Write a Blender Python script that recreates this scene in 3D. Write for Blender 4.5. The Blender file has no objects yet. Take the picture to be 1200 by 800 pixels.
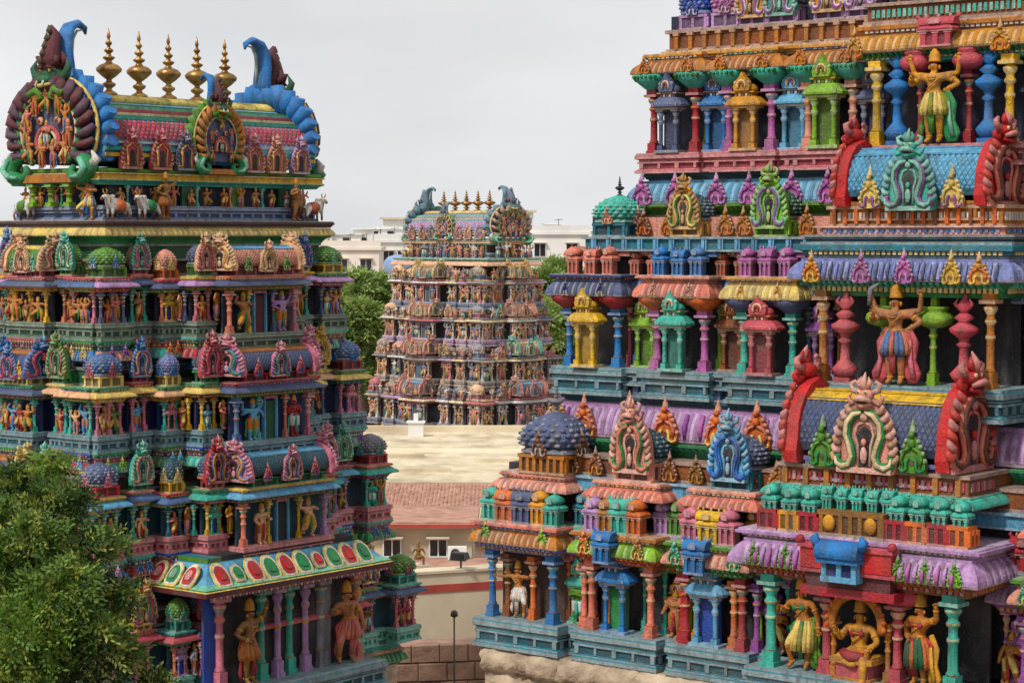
import bpy, bmesh, math, random
from mathutils import Vector, Matrix
R = math.radians
PI = math.pi
rnd = random.Random(7)
scene = bpy.context.scene
COL = scene.collection

# ------------------------------------------------------------------ camera, sky, sun, exposure
CAM_Z = 18.0
cam_d = bpy.data.cameras.new('camera')
cam = bpy.data.objects.new('camera', cam_d)
COL.objects.link(cam)
cam.location = (0, 0, CAM_Z)
cam.rotation_euler = (R(90) - math.atan(125 / 2500), 0, 0)
cam_d.sensor_width = 36
cam_d.lens = 75
cam_d.clip_end = 6000
scene.camera = cam

SUN_EL, SUN_AZ = R(50), R(222)          # azimuth clockwise from +Y
world = bpy.data.worlds.new('World')
scene.world = world
world.use_nodes = True
nt = world.node_tree
nt.nodes.clear()
out = nt.nodes.new('ShaderNodeOutputWorld')
bg = nt.nodes.new('ShaderNodeBackground')
sky = nt.nodes.new('ShaderNodeTexSky')
sky.sky_type = 'NISHITA'
sky.sun_disc = False
sky.sun_elevation = SUN_EL
sky.sun_rotation = SUN_AZ
sky.dust_density = 4
sky.air_density = 1.5
hsv = nt.nodes.new('ShaderNodeHueSaturation')
hsv.inputs['Saturation'].default_value = 0.12
tc = nt.nodes.new('ShaderNodeTexCoord')
mp = nt.nodes.new('ShaderNodeMapping')
mp.inputs['Scale'].default_value = (1.0, 1.0, 2.6)
nz = nt.nodes.new('ShaderNodeTexNoise')
nz.inputs['Scale'].default_value = 3.2
nz.inputs['Detail'].default_value = 6
rp = nt.nodes.new('ShaderNodeValToRGB')
rp.color_ramp.elements[0].position = 0.36
rp.color_ramp.elements[0].color = (7.2, 7.4, 7.65, 1)
rp.color_ramp.elements[1].position = 0.64
rp.color_ramp.elements[1].color = (9.0, 9.1, 9.15, 1)
mx = nt.nodes.new('ShaderNodeMix')
mx.data_type = 'RGBA'
mx.inputs['Factor'].default_value = 0.9
nt.links.new(sky.outputs['Color'], hsv.inputs['Color'])
nt.links.new(tc.outputs['Generated'], mp.inputs['Vector'])
nt.links.new(mp.outputs['Vector'], nz.inputs['Vector'])
nt.links.new(nz.outputs['Fac'], rp.inputs['Fac'])
nt.links.new(hsv.outputs['Color'], mx.inputs[6])
nt.links.new(rp.outputs['Color'], mx.inputs[7])
nt.links.new(mx.outputs[2], bg.inputs['Color'])
bg.inputs['Strength'].default_value = 0.105
nt.links.new(bg.outputs[0], out.inputs[0])

sun_d = bpy.data.lights.new('sun', 'SUN')
sun_d.energy = 3.1
sun_d.angle = R(7)
sun_d.color = (1.0, 0.95, 0.87)
sun = bpy.data.objects.new('sun', sun_d)
COL.objects.link(sun)
sd = Vector((math.sin(SUN_AZ) * math.cos(SUN_EL), math.cos(SUN_AZ) * math.cos(SUN_EL), math.sin(SUN_EL)))
sun.rotation_euler = sd.to_track_quat('Z', 'Y').to_euler()
sun.location = (0, -20, 80)

vs = scene.view_settings
vs.view_transform = 'Standard'
vs.look = 'None'
vs.exposure = 0.0
vs.gamma = 1.0
vs.use_curve_mapping = False
scene.cycles.max_bounces = 6
scene.cycles.diffuse_bounces = 3
scene.cycles.glossy_bounces = 2
scene.cycles.transmission_bounces = 2

# ------------------------------------------------------------------ colours and materials
def lin(r, g, b):
    def f(c):
        c /= 255.0
        return c / 12.92 if c <= 0.04045 else ((c + 0.055) / 1.055) ** 2.4
    return (f(r), f(g), f(b))
PAL = {k: lin(*v) for k, v in dict(
    red=(205, 52, 50), crimson=(178, 44, 62), rose=(205, 92, 104), coral=(232, 140, 120), pink=(228, 140, 160),
    salmon=(238, 168, 148), magenta=(186, 62, 120), purple=(158, 92, 168), lilac=(200, 160, 208), orchid=(196, 118, 180),
    blue=(62, 132, 200), sky=(122, 188, 226), navy=(30, 52, 112), royal=(44, 92, 186), steel=(92, 122, 170),
    slate=(92, 104, 142), lavender=(140, 150, 206), teal=(44, 124, 142), dteal=(26, 86, 104), turq=(86, 192, 172),
    mint=(140, 212, 184), green=(44, 146, 84), dgreen=(24, 92, 58), lime=(142, 190, 46), leaf=(92, 150, 48),
    yellow=(240, 196, 76), straw=(236, 208, 128), gold=(222, 160, 58), orange=(230, 124, 44), ochre=(196, 128, 52),
    brown=(146, 84, 44), dbrown=(74, 44, 34), maroon=(98, 34, 40), cream=(238, 220, 178), white=(232, 228, 222),
    grey=(140, 140, 150), dark=(24, 22, 30), skin=(206, 140, 84), tan=(196, 134, 92), dnavy=(20, 30, 58),
    peach=(240, 190, 150), stone=(176, 160, 142), terracotta=(182, 98, 70), bronze=(150, 106, 52)).items()}
for _k, _c in PAL.items():
    if _k not in ('dark',):
        _m = sum(_c) / 3
        PAL[_k] = tuple(max(0.004, min(1, (_m + (v - _m) * 1.2) * (0.77 if _k not in ('white', 'cream', 'straw', 'peach') else 0.84))) for v in _c)
def C(n):
    return PAL[n] if isinstance(n, str) else n
def T(n, a=1.0):
    c = C(n)
    return (c[0], c[1], c[2], a)
BASE = (1, 1, 1, 0)

def new_mat(name):
    m = bpy.data.materials.new(name)
    m.use_nodes = True
    t = m.node_tree
    t.nodes.clear()
    o = t.nodes.new('ShaderNodeOutputMaterial')
    b = t.nodes.new('ShaderNodeBsdfPrincipled')
    t.links.new(b.outputs[0], o.inputs[0])
    return m, t, b
def N(t, typ, **kw):
    n = t.nodes.new(typ)
    for k, v in kw.items():
        setattr(n, k, v)
    return n
def mixc(t, a, b, fac, blend='MIX'):
    n = N(t, 'ShaderNodeMix', data_type='RGBA', blend_type=blend)
    for s, v in ((6, a), (7, b), (0, fac)):
        if hasattr(v, 'node'):
            t.links.new(v, n.inputs[s])
        else:
            n.inputs[s].default_value = v if not isinstance(v, tuple) or len(v) == 4 else (*v, 1)
    return n.outputs[2]
def noise(t, scale, detail=4, vec=None, rough=0.55):
    n = N(t, 'ShaderNodeTexNoise')
    n.inputs['Scale'].default_value = scale
    n.inputs['Detail'].default_value = detail
    n.inputs['Roughness'].default_value = rough
    if vec is not None:
        t.links.new(vec, n.inputs['Vector'])
    return n.outputs['Fac']
def ramp(t, fac, p0, c0, p1, c1):
    n = N(t, 'ShaderNodeValToRGB')
    e = n.color_ramp.elements
    e[0].position, e[1].position = p0, p1
    e[0].color = (*c0, 1) if len(c0) == 3 else c0
    e[1].color = (*c1, 1) if len(c1) == 3 else c1
    t.links.new(fac, n.inputs[0])
    return n.outputs[0]
def world_pos(t, scale=(1, 1, 1)):
    g = N(t, 'ShaderNodeNewGeometry')
    m = N(t, 'ShaderNodeMapping')
    m.inputs['Scale'].default_value = scale
    t.links.new(g.outputs['Position'], m.inputs['Vector'])
    return m.outputs['Vector']
def bump(t, b, fac, strength, dist):
    n = N(t, 'ShaderNodeBump')
    n.inputs['Strength'].default_value = strength
    n.inputs['Distance'].default_value = dist
    t.links.new(fac, n.inputs['Height'])
    t.links.new(n.outputs[0], b.inputs['Normal'])

def paint_material(name, wear=1.0, rough=0.55, dust=(0.3, 0.27, 0.24), carve=15.0, haze_fade=0.0):
    """enamel paint on carved stucco: the object's colour, overlaid by the painted bands stored on the mesh, then painted-in haze (far tower only) and weathering"""
    m, t, b = new_mat(name)
    oi = N(t, 'ShaderNodeObjectInfo')
    at = N(t, 'ShaderNodeAttribute', attribute_name='tint')
    col = mixc(t, oi.outputs['Color'], at.outputs['Color'], at.outputs['Alpha'])
    pos = world_pos(t)
    # brushed-on touches: small patches a little lighter or deeper than their neighbours
    nf = noise(t, carve, 2, pos)
    col = mixc(t, col, ramp(t, nf, 0.3, (0.74, 0.73, 0.74), 0.7, (1.16, 1.15, 1.13)), 0.7, 'MULTIPLY')
    col = mixc(t, col, ramp(t, noise(t, 2.6, 6, pos), 0.3, (0.6, 0.6, 0.6), 0.7, (1.12, 1.12, 1.12)), 0.7, 'MULTIPLY')
    if haze_fade:
        col = mixc(t, col, (0.62, 0.59, 0.58), haze_fade)  # pale grey mixed into the paint, in place of haze over distance
    streak = noise(t, 1.6, 5, world_pos(t, (4, 4, 0.5)))
    f1 = ramp(t, streak, 0.47, (0, 0, 0), 0.72, (0.8 * wear,) * 3)
    col = mixc(t, col, (0.05, 0.045, 0.042), f1)
    f2 = ramp(t, noise(t, 0.9, 5, pos), 0.5, (0, 0, 0), 0.8, (0.32 * wear,) * 3)
    col = mixc(t, col, dust, f2)
    f4 = ramp(t, noise(t, 4.5, 6, world_pos(t, (1, 1, .6))), 0.55, (0, 0, 0), 0.7, (0.4 * wear,) * 3)
    col = mixc(t, col, (0.035, 0.033, 0.032), f4)
    f3 = ramp(t, noise(t, 24, 3, pos), 0.6, (0, 0, 0), 0.72, (0.16 * wear,) * 3)
    col = mixc(t, col, (0.6, 0.55, 0.48), f3)
    t.links.new(col, b.inputs['Base Color'])
    b.inputs['Roughness'].default_value = rough
    ad = N(t, 'ShaderNodeMath', operation='ADD')
    t.links.new(nf, ad.inputs[0])
    t.links.new(noise(t, 38, 3, pos), ad.inputs[1])
    bump(t, b, ad.outputs[0], 0.8, 0.03)
    return m
M_PAINT = paint_material('painted_stucco', 0.74, 0.62)
M_PAINT_FAR = paint_material('weathered_hazed_stucco', 0.8, 0.7, (0.5, 0.47, 0.46), 6.0, 0.14)

def metal_material():
    m, t, b = new_mat('gilded_copper')
    pos = world_pos(t)
    col = ramp(t, noise(t, 3, 5, pos), 0.3, lin(112, 78, 44), 0.7, lin(184, 142, 82))
    t.links.new(col, b.inputs['Base Color'])
    b.inputs['Metallic'].default_value = 0.75
    b.inputs['Roughness'].default_value = 0.38
    return m
M_GOLD = metal_material()

def simple_material(name, c0, c1, scale=2.0, rough=0.85, stain=None, bstr=0.3, bscale=20, bd=0.02, stretch=(1, 1, 1), sfac=0.5):
    m, t, b = new_mat(name)
    pos = world_pos(t, stretch)
    col = ramp(t, noise(t, scale, 6, pos), 0.3, c0, 0.7, c1)
    if stain:
        f = ramp(t, noise(t, scale * 0.37, 5, world_pos(t, (1, 1, 0.35))), 0.48, (0, 0, 0), 0.75, (sfac,) * 3)
        col = mixc(t, col, stain, f)
    t.links.new(col, b.inputs['Base Color'])
    b.inputs['Roughness'].default_value = rough
    bump(t, b, noise(t, bscale, 5, pos), bstr, bd)
    return m
M_GRANITE = simple_material('rough_granite', lin(138, 118, 98), lin(196, 176, 150), 2.2, 0.9, lin(84, 66, 52), 0.8, 5, 0.12)
M_CREAM = simple_material('cream_limewash', lin(196, 180, 150), lin(216, 202, 176), 0.35, 0.9, lin(150, 126, 98), 0.3, 12, 0.02, sfac=0.7)
M_FLATROOF = simple_material('weathered_flat_roof', lin(186, 170, 140), lin(214, 200, 172), 1.1, 0.9, lin(128, 108, 84), 0.4, 9, 0.03, (1, .35, 1), 0.75)
M_WHITE = simple_material('white_limewash', lin(214, 212, 208), lin(232, 230, 226), 0.4, 0.9, lin(180, 176, 168), 0.2, 12, 0.02)
M_BROWNWALL = simple_material('brown_stone', lin(122, 92, 78), lin(168, 134, 114), 1.3, 0.95, lin(80, 58, 50), 0.8, 8, 0.05)
M_TILE = simple_material('clay_tile', lin(150, 104, 86), lin(186, 144, 124), 1.6, 0.9, lin(104, 76, 64), 0.4, 20, 0.02)
M_REDBAND = simple_material('red_oxide_paint', lin(150, 56, 48), lin(176, 74, 62), 1.5, 0.85)
M_GLASS = simple_material('dark_window_glass', (0.01, 0.012, 0.015), (0.03, 0.035, 0.04), 1.0, 0.15, None, 0.0)
M_DARKMETAL = simple_material('dark_metal', (0.02, 0.02, 0.02), (0.05, 0.05, 0.05), 4, 0.5)
M_GROUND = simple_material('dusty_ground', lin(112, 92, 78), lin(140, 120, 102), 0.15, 0.95, lin(110, 88, 72), 0.4, 3, 0.05)
M_TANK = simple_material('blue_tank_plastic', lin(120, 140, 180), lin(140, 160, 196), 1, 0.5)
M_BARK = simple_material('bark', lin(70, 54, 42), lin(110, 90, 72), 5, 0.95, None, 0.8, 12, 0.03)

def leaf_material(name, c0, c1, c2):
    m, t, b = new_mat(name)
    at = N(t, 'ShaderNodeAttribute', attribute_name='tint')
    sep = N(t, 'ShaderNodeSeparateColor')
    t.links.new(at.outputs['Color'], sep.inputs[0])
    col = ramp(t, sep.outputs[0], 0.0, c0, 1.0, c1)
    f = ramp(t, sep.outputs[1], 0.7, (0, 0, 0), 1.0, (0.8,) * 3)
    col = mixc(t, col, c2, f)
    t.links.new(col, b.inputs['Base Color'])
    b.inputs['Roughness'].default_value = 0.6
    tr = N(t, 'ShaderNodeBsdfTranslucent')
    t.links.new(col, tr.inputs['Color'])
    ms = N(t, 'ShaderNodeMixShader')
    ms.inputs[0].default_value = 0.35
    t.links.new(b.outputs[0], ms.inputs[1])
    t.links.new(tr.outputs[0], ms.inputs[2])
    for n in t.nodes:
        if n.type == 'OUTPUT_MATERIAL':
            t.links.new(ms.outputs[0], n.inputs[0])
    return m

# ------------------------------------------------------------------ mesh building
class MB:
    def __init__(s):
        s.v, s.f, s.c, s.s = [], [], [], []
    def add(s, vs_, fs, tint=BASE, smooth=False):
        o = len(s.v)
        s.v += [tuple(p) for p in vs_]
        for f in fs:
            s.f.append([i + o for i in f])
            s.c.append(tint)
            s.s.append(smooth)
        return s
    def box(s, x0, x1, y0, y1, z0, z1, tint=BASE):
        return s.add([(x0, y0, z0), (x1, y0, z0), (x1, y1, z0), (x0, y1, z0), (x0, y0, z1), (x1, y0, z1), (x1, y1, z1), (x0, y1, z1)],
                     [(0, 3, 2, 1), (4, 5, 6, 7), (0, 1, 5, 4), (1, 2, 6, 5), (2, 3, 7, 6), (3, 0, 4, 7)], tint)
    def slab(s, w, d, z0, z1, cy=0, tint=BASE, cx=0):
        return s.box(cx - w / 2, cx + w / 2, cy - d / 2, cy + d / 2, z0, z1, tint)
    def lathe(s, prof, n=10, c=(0, 0), sq=1.0, sx=1.0, sy=1.0, tint=BASE, smooth=True, rot=0.0, tints=None):
        """prof [(r, z)]; sq > 1 squares the section; tints gives a tint for each profile step"""
        ring = []
        for i in range(n):
            a = 2 * PI * (i + 0.5) / n + rot
            ca, sa = math.cos(a), math.sin(a)
            k = 1.0 if sq == 1.0 else 1.0 / (abs(ca) ** (2 * sq) + abs(sa) ** (2 * sq)) ** (1 / (2 * sq))
            ring.append((ca * k * sx, sa * k * sy))
        o = len(s.v)
        for r, z in prof:
            s.v += [(c[0] + r * a, c[1] + r * b, z) for a, b in ring]
        for j in range(len(prof) - 1):
            tt = tints[j] if tints else tint
            for i in range(n):
                k = (i + 1) % n
                s.f.append([o + j * n + i, o + j * n + k, o + (j + 1) * n + k, o + (j + 1) * n + i])
                s.c.append(tt)
                s.s.append(smooth)
        s.f.append([o + i for i in reversed(range(n))]); s.c.append(tints[0] if tints else tint); s.s.append(False)
        q = o + (len(prof) - 1) * n
        s.f.append([q + i for i in range(n)]); s.c.append(tints[-1] if tints else tint); s.s.append(False)
        return s
    def tube(s, path, rad, n=6, tint=BASE, flat=1.0, closed=False, up=(0, 1, 0)):
        """flat squeezes the section along `up`"""
        P = [Vector(p) for p in path]
        if not hasattr(rad, '__len__'):
            rad = [rad] * len(P)
        u0 = Vector(up)
        o = len(s.v)
        m = len(P)
        for i, p in enumerate(P):
            a = P[(i - 1) % m] if (i > 0 or closed) else P[i]
            b = P[(i + 1) % m] if (i < m - 1 or closed) else P[i]
            d = (b - a)
            d = d.normalized() if d.length > 1e-9 else Vector((0, 0, 1))
            e = d.cross(u0)
            if e.length < 1e-3:
                e = d.cross(Vector((1, 0, 0)))
            e.normalize()
            g = e.cross(d).normalized()
            for k in range(n):
                t = 2 * PI * k / n
                q = p + e * (math.cos(t) * rad[i]) + g * (math.sin(t) * rad[i] * flat)
                s.v.append((q.x, q.y, q.z))
        for i in range(m if closed else m - 1):
            j = (i + 1) % m
            for k in range(n):
                l = (k + 1) % n
                s.f.append([o + i * n + k, o + i * n + l, o + j * n + l, o + j * n + k])
                s.c.append(tint)
                s.s.append(True)
        if not closed:
            s.f.append([o + k for k in reversed(range(n))]); s.c.append(tint); s.s.append(False)
            s.f.append([o + (m - 1) * n + k for k in range(n)]); s.c.append(tint); s.s.append(False)
        return s
    def ball(s, c, r, nu=8, nv=5, tint=BASE):
        if not hasattr(r, '__len__'):
            r = (r, r, r)
        vs_ = [(c[0], c[1], c[2] - r[2])]
        for j in range(1, nv):
            ph = -PI / 2 + PI * j / nv
            for i in range(nu):
                th = 2 * PI * i / nu
                vs_.append((c[0] + r[0] * math.cos(ph) * math.cos(th), c[1] + r[1] * math.cos(ph) * math.sin(th), c[2] + r[2] * math.sin(ph)))
        vs_.append((c[0], c[1], c[2] + r[2]))
        fs = []
        for i in range(nu):
            k = (i + 1) % nu
            fs.append((0, 1 + k, 1 + i))
            for j in range(nv - 2):
                a, b = 1 + j * nu, 1 + (j + 1) * nu
                fs.append((a + i, a + k, b + k, b + i))
            a = 1 + (nv - 2) * nu
            fs.append((a + i, a + k, len(vs_) - 1))
        return s.add(vs_, fs, tint, True)
    def prism(s, pts, y0, y1, tint=BASE, front=None):
        """outline in x,z (counter-clockwise seen from -y) extruded from y0 (front) to y1"""
        n = len(pts)
        vs_ = [(p[0], y0, p[1]) for p in pts] + [(p[0], y1, p[1]) for p in pts]
        s.add(vs_, [list(range(n))], front or tint)
        o = len(s.v) - 2 * n
        for f in [[n + i for i in reversed(range(n))]] + [[i, n + i, n + (i + 1) % n, (i + 1) % n] for i in range(n)]:
            s.f.append([o + i for i in f]); s.c.append(tint); s.s.append(False)
        return s
    def merge(s, other, loc=(0, 0, 0), rz=0.0, sc=(1, 1, 1), tint=None):
        if not hasattr(sc, '__len__'):
            sc = (sc, sc, sc)
        ca, sa = math.cos(rz), math.sin(rz)
        o = len(s.v)
        for x, y, z in other.v:
            x, y, z = x * sc[0], y * sc[1], z * sc[2]
            s.v.append((loc[0] + x * ca - y * sa, loc[1] + x * sa + y * ca, loc[2] + z))
        for f, c, m in zip(other.f, other.c, other.s):
            s.f.append([i + o for i in f])
            s.c.append(tint if (tint is not None and c[3] == 0) else c)
            s.s.append(m)
        return s
    def mesh(s, name, mat=None):
        me = bpy.data.meshes.new(name)
        me.from_pydata(s.v, [], s.f)
        me.update()
        at = me.color_attributes.new('tint', 'FLOAT_COLOR', 'CORNER')
        buf = []
        for f, c in zip(s.f, s.c):
            buf += list(c) * len(f)
        at.data.foreach_set('color', buf)
        me.polygons.foreach_set('use_smooth', s.s)
        me.materials.append(mat or M_PAINT)
        me.update()
        return me

def link(name, me, parent=None, loc=(0, 0, 0), rz=0.0, sc=(1, 1, 1), col=None, kind=None):
    o = bpy.data.objects.new(name, me)
    COL.objects.link(o)
    if parent is not None:
        o.parent = parent
    o.location = loc
    o.rotation_euler = (0, 0, rz)
    o.scale = sc if hasattr(sc, '__len__') else (sc, sc, sc)
    if col is not None:
        c = C(col)
        o.color = (c[0], c[1], c[2], 1)
    if kind:
        o['kind'] = kind
    return o
def thing(name, label, cat, loc=(0, 0, 0), rz=0.0, group=None, me=None, col=None, sc=1):
    o = link(name, me, None, loc, rz, sc, col)
    o['label'] = label
    o['category'] = cat
    if group:
        o['group'] = group
    return o

LIB = {}
def lib(key, fn, mat=None):
    k = (key, mat.name if mat else '')
    if k not in LIB:
        mb = fn()
        LIB[k] = mb.mesh(key, mat)
    return LIB[k]

# ------------------------------------------------------------------ ornament shapes (unit height, facing -y)
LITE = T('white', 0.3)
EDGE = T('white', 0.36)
def arc(cx, cz, r, a0, a1, n, y=0.0, rx=None):
    rx = rx or r
    return [(cx + rx * math.cos(R(a0 + (a1 - a0) * i / (n - 1))), y, cz + r * math.sin(R(a0 + (a1 - a0) * i / (n - 1)))) for i in range(n)]
def spiral(cx, cz, r0, turns, a0, n, y, sgn=1, shrink=0.75):
    o = []
    for i in range(n):
        t = i / (n - 1)
        a = R(a0) + sgn * turns * 2 * PI * t
        r = r0 * (1 - shrink * t)
        o.append((cx + r * math.cos(a), y, cz + r * math.sin(a)))
    return o

def m_column(style=0, n=10):
    mb = MB()
    mb.slab(.20, .20, 0, .05)
    mb.slab(.165, .165, .05, .17)
    prof = [(.075, .17), (.085, .19), (.062, .22), (.058, .5), (.075, .52), (.075, .55), (.056, .57), (.055, .66), (.085, .69), (.085, .71), (.06, .74),
            (.06, .77), (.10, .82), (.105, .85), (.07, .87), (.07, .885)]
    tt = [BASE] * (len(prof) - 1)
    if style == 1:
        for i in (4, 7, 8, 11, 12):
            tt[i] = T('cream', .7)
    elif style == 2:
        for i in (3, 4, 8):
            tt[i] = T('gold', .9)
    elif style == 3:
        for i in (11, 12, 13):
            tt[i] = T('turq', .9)
    else:
        for i, c_ in ((4, T('cream', .6)), (8, T('gold', .75)), (11, T('turq', .6)), (12, T('cream', .5)), (0, T('gold', .6))):
            tt[i] = c_
    mb.lathe(prof, n, tints=tt)
    mb.slab(.26, .26, .885, .925, tint=LITE if style != 3 else T('turq', .8))
    mb.slab(.19, .19, .925, 1.0)
    return mb

def m_baluster(n=10):
    mb = MB()
    mb.slab(.22, .22, 0, .05)
    prof = [(.09, .05), (.13, .09), (.16, .14), (.10, .2), (.06, .24), (.05, .42), (.09, .45), (.05, .48), (.07, .52), (.16, .58), (.17, .62), (.10, .66), (.06, .69),
            (.12, .73), (.05, .78)]
    mb.lathe(prof, n, sq=1.6)
    mb.ball((0, 0, .85), (.085, .06, .08))
    mb.tube([(0, 0, .9), (.02, 0, .96), (0, 0, 1.0)], [.045, .03, .008], 6)
    for s in (-1, 1):
        mb.tube([(s * .05, 0, .82), (s * .11, -.02, .88), (s * .07, -.02, .93)], [.03, .025, .008], 5)
    return mb

def m_kudu(c2='cream', c3='green', inner='dark', lobes=11, mask=True, lo=False):
    """horseshoe gable ornament: leafy rim, omega band with curled feet, niche, and a gaping lion mask on top"""
    mb = MB()
    side = [(.35, .0), (.37, .10), (.345, .22), (.335, .34), (.30, .46), (.235, .57), (.15, .66)]
    pts = [(-x, z) for x, z in reversed(side)]
    mb.prism([(x, z) for x, z in side] + [(0, .72)] + [(-x, z) for x, z in reversed(side)], -.04, .09)
    k = max(5, lobes // 2 + 2)
    nu, nv = (5, 3) if lo else (7, 4)
    for s in (-1, 1):
        for i in range(k):
            t = (i + .5) / k * (len(side) - 2) + 1
            a = min(int(t), len(side) - 2)
            f = t - a
            x = side[a][0] * (1 - f) + side[a + 1][0] * f
            z = side[a][1] * (1 - f) + side[a + 1][1] * f
            mb.tube([(s * (x - .05), -.05, z - .035), (s * (x + .005), -.065, z - .02), (s * (x + .035), -.05, z + .02), (s * (x + .02), -.03, z + .055)], [.03, .038, .032, .01], 4 if lo else 6, LITE if i % 2 else T(c2, .3))
        leg = [(s * .02, -.06, .60), (s * .12, -.065, .575), (s * .195, -.07, .49), (s * .21, -.07, .37), (s * .165, -.07, .26), (s * .135, -.07, .16), (s * .17, -.07, .075), (s * .255, -.065, .05), (s * .325, -.06, .085), (s * .335, -.06, .15), (s * .285, -.06, .165)]
        if lo:
            leg = leg[::2]
        n = len(leg)
        mb.tube(leg, [.03] + [.052] * (n - 3) + [.04, .018], 5 if lo else 7, T(c2), .6)
        mb.tube([(p[0], p[1] - .035, p[2]) for p in leg[:-1]], [.015] + [.028] * (n - 4) + [.022, .01], 4 if lo else 6, T(c3, .9), .6)
        if not lo:
            mb.tube([(s * .0, -.05, .5), (s * .08, -.055, .47), (s * .115, -.055, .38), (s * .08, -.055, .27), (s * .07, -.055, .06)], .017, 5, LITE)
    mb.prism([(.075, .05), (.085, .28), (.09, .36), (.06, .43), (0, .46), (-.06, .43), (-.09, .36), (-.085, .28), (-.075, .05)], -.052, -.02, T(inner), T(inner))
    if not lo:
        mb.ball((0, -.07, .17), (.045, .03, .09), 8, 5, LITE)
        mb.ball((0, -.07, .30), (.032, .03, .04), 7, 5, BASE)
        mb.ball((0, -.07, .55), (.05, .03, .045), 8, 5, LITE)
    mb.slab(.66, .16, -.01, .045, tint=LITE)
    if mask:
        mb.ball((0, -.04, .775), (.11, .085, .075), 9, 6)
        mb.ball((0, -.10, .715), (.085, .06, .03), 8, 4, T('dark'))
        mb.tube([(-.10, -.10, .715), (-.05, -.15, .74), (0, -.165, .745), (.05, -.15, .74), (.10, -.10, .715)], [.02, .03, .034, .03, .02], 5, LITE)
        mb.tube([(-.09, -.08, .685), (0, -.13, .665), (.09, -.08, .685)], [.02, .026, .02], 5, BASE)
        for s in (-1, 1):
            mb.ball((s * .045, -.105, .80), .022, 6, 4, T('cream'))
            mb.ball((s * .045, -.125, .80), .010, 5, 4, T('dark'))
            mb.tube([(s * .08, -.03, .80), (s * .155, -.04, .82), (s * .175, -.04, .88), (s * .125, -.03, .905), (s * .10, -.03, .875)], [.04, .036, .03, .02, .008], 5, LITE)
            mb.tube([(s * .09, -.03, .72), (s * .175, -.04, .685), (s * .205, -.04, .75), (s * .17, -.03, .78)], [.035, .034, .024, .008], 5)
            mb.tube([(s * .03, -.06, .84), (s * .07, -.07, .90), (s * .04, -.05, .955)], [.035, .03, .006], 5, BASE)
        mb.tube([(0, -.07, .83), (0, -.09, .90), (0, -.04, 1.0)], [.04, .042, .006], 5, LITE)
    return mb

def m_antefix(c2='cream', c3=None):
    """small upright ornament: two curled feet, tiered flame body and a crowned head"""
    mb = MB()
    mb.prism([(-.25, .02), (.25, .02), (.27, .2), (.2, .42), (.13, .6), (.0, .72), (-.13, .6), (-.2, .42), (-.27, .2)], -.03, .08)
    for s in (-1, 1):
        path = [(s * .05, -.06, .40), (s * .14, -.07, .37), (s * .2, -.07, .26), (s * .17, -.07, .13), (s * .09, -.06, .10), (s * .08, -.06, .02)]
        mb.tube([(s * .06, -.05, .30), (s * .10, -.06, .22), (s * .09, -.06, .10), (s * .17, -.06, .04), (s * .25, -.05, .09), (s * .23, -.05, .15)],
                [.03, .032, .03, .03, .025, .012], 5, T(c2))
        mb.tube([(s * .03, -.06, .48), (s * .15, -.06, .42), (s * .21, -.06, .28), (s * .17, -.06, .15)], [.03, .035, .035, .02], 5, T(c3) if c3 else BASE)
        for z, x in ((.25, .26), (.38, .215), (.5, .165), (.6, .125)):
            mb.ball((s * x, -.02, z), (.05, .05, .05), 6, 4, LITE)
    mb.ball((0, -.06, .56), (.08, .06, .09), 8, 5)
    mb.ball((0, -.075, .72), (.06, .055, .065), 8, 6)
    mb.lathe([(.075, .755), (.06, .79), (.05, .86), (.03, .9), (.035, .92), (.004, 1.0)], 8, tint=LITE)
    mb.prism([(p[0], p[2]) for p in arc(0, .2, .055, 0, 360, 10)], -.04, 0, T('maroon', .8))
    return mb

def m_pavilion(c2='white', door=None, n=8):
    """aedicule: twin columns on a sill, kapota roof, neck and a crested gable"""
    mb = MB()
    mb.slab(.42, .24, 0, .035, tint=LITE)
    mb.box(-.13, .13, .03, .1, .035, .54, T(door) if door else T('dark', .55))
    col = MB()
    col.slab(.085, .085, 0, .06)
    col.lathe([(.034, .06), (.03, .09), (.03, .32), (.045, .34), (.045, .37), (.032, .39), (.032, .42), (.055, .46), (.055, .48)], n, tints=[BASE, BASE, LITE, LITE, BASE, BASE, LITE, BASE])
    col.slab(.12, .12, .48, .505, tint=LITE)
    for s in (-1, 1):
        mb.merge(col, (s * .13, -.05, .035))
    mb.slab(.40, .24, .54, .565, tint=T('cream', .5))
    mb.lathe([(.20, .565), (.27, .575), (.275, .60), (.22, .66), (.17, .69)], 16, sq=3.5, sy=.62, smooth=False)
    for i in range(7):
        mb.box(-.22 + i * .067, -.19 + i * .067, -.165, -.1, .58, .62, LITE)
    mb.slab(.26, .17, .69, .735)
    mb.slab(.34, .22, .735, .755, tint=T('gold', .6))
    for i in range(5):
        mb.box(-.11 + i * .05, -.08 + i * .05, -.105, -.06, .695, .73, T('cream', .6) if i % 2 else T('dark', .6))
    mb.lathe([(.15, .755), (.17, .785), (.14, .83), (.10, .85)], 12, sq=2.5, sy=.6)
    mb.prism([(-.11, .76), (.11, .76), (.13, .82), (.09, .89), (.045, .93), (0, 1.0), (-.045, .93), (-.09, .89), (-.13, .82)], -.14, -.04)
    mb.tube(arc(0, .83, .06, -40, 220, 9, -.145), .016, 4, T('cream', .8))
    mb.tube(arc(0, .83, .035, -40, 220, 7, -.15), .014, 4, T('crimson', .7))
    for s in (-1, 1):
        mb.ball((s * .1, -.12, .86), .03, 6, 4, LITE)
    return mb

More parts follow.
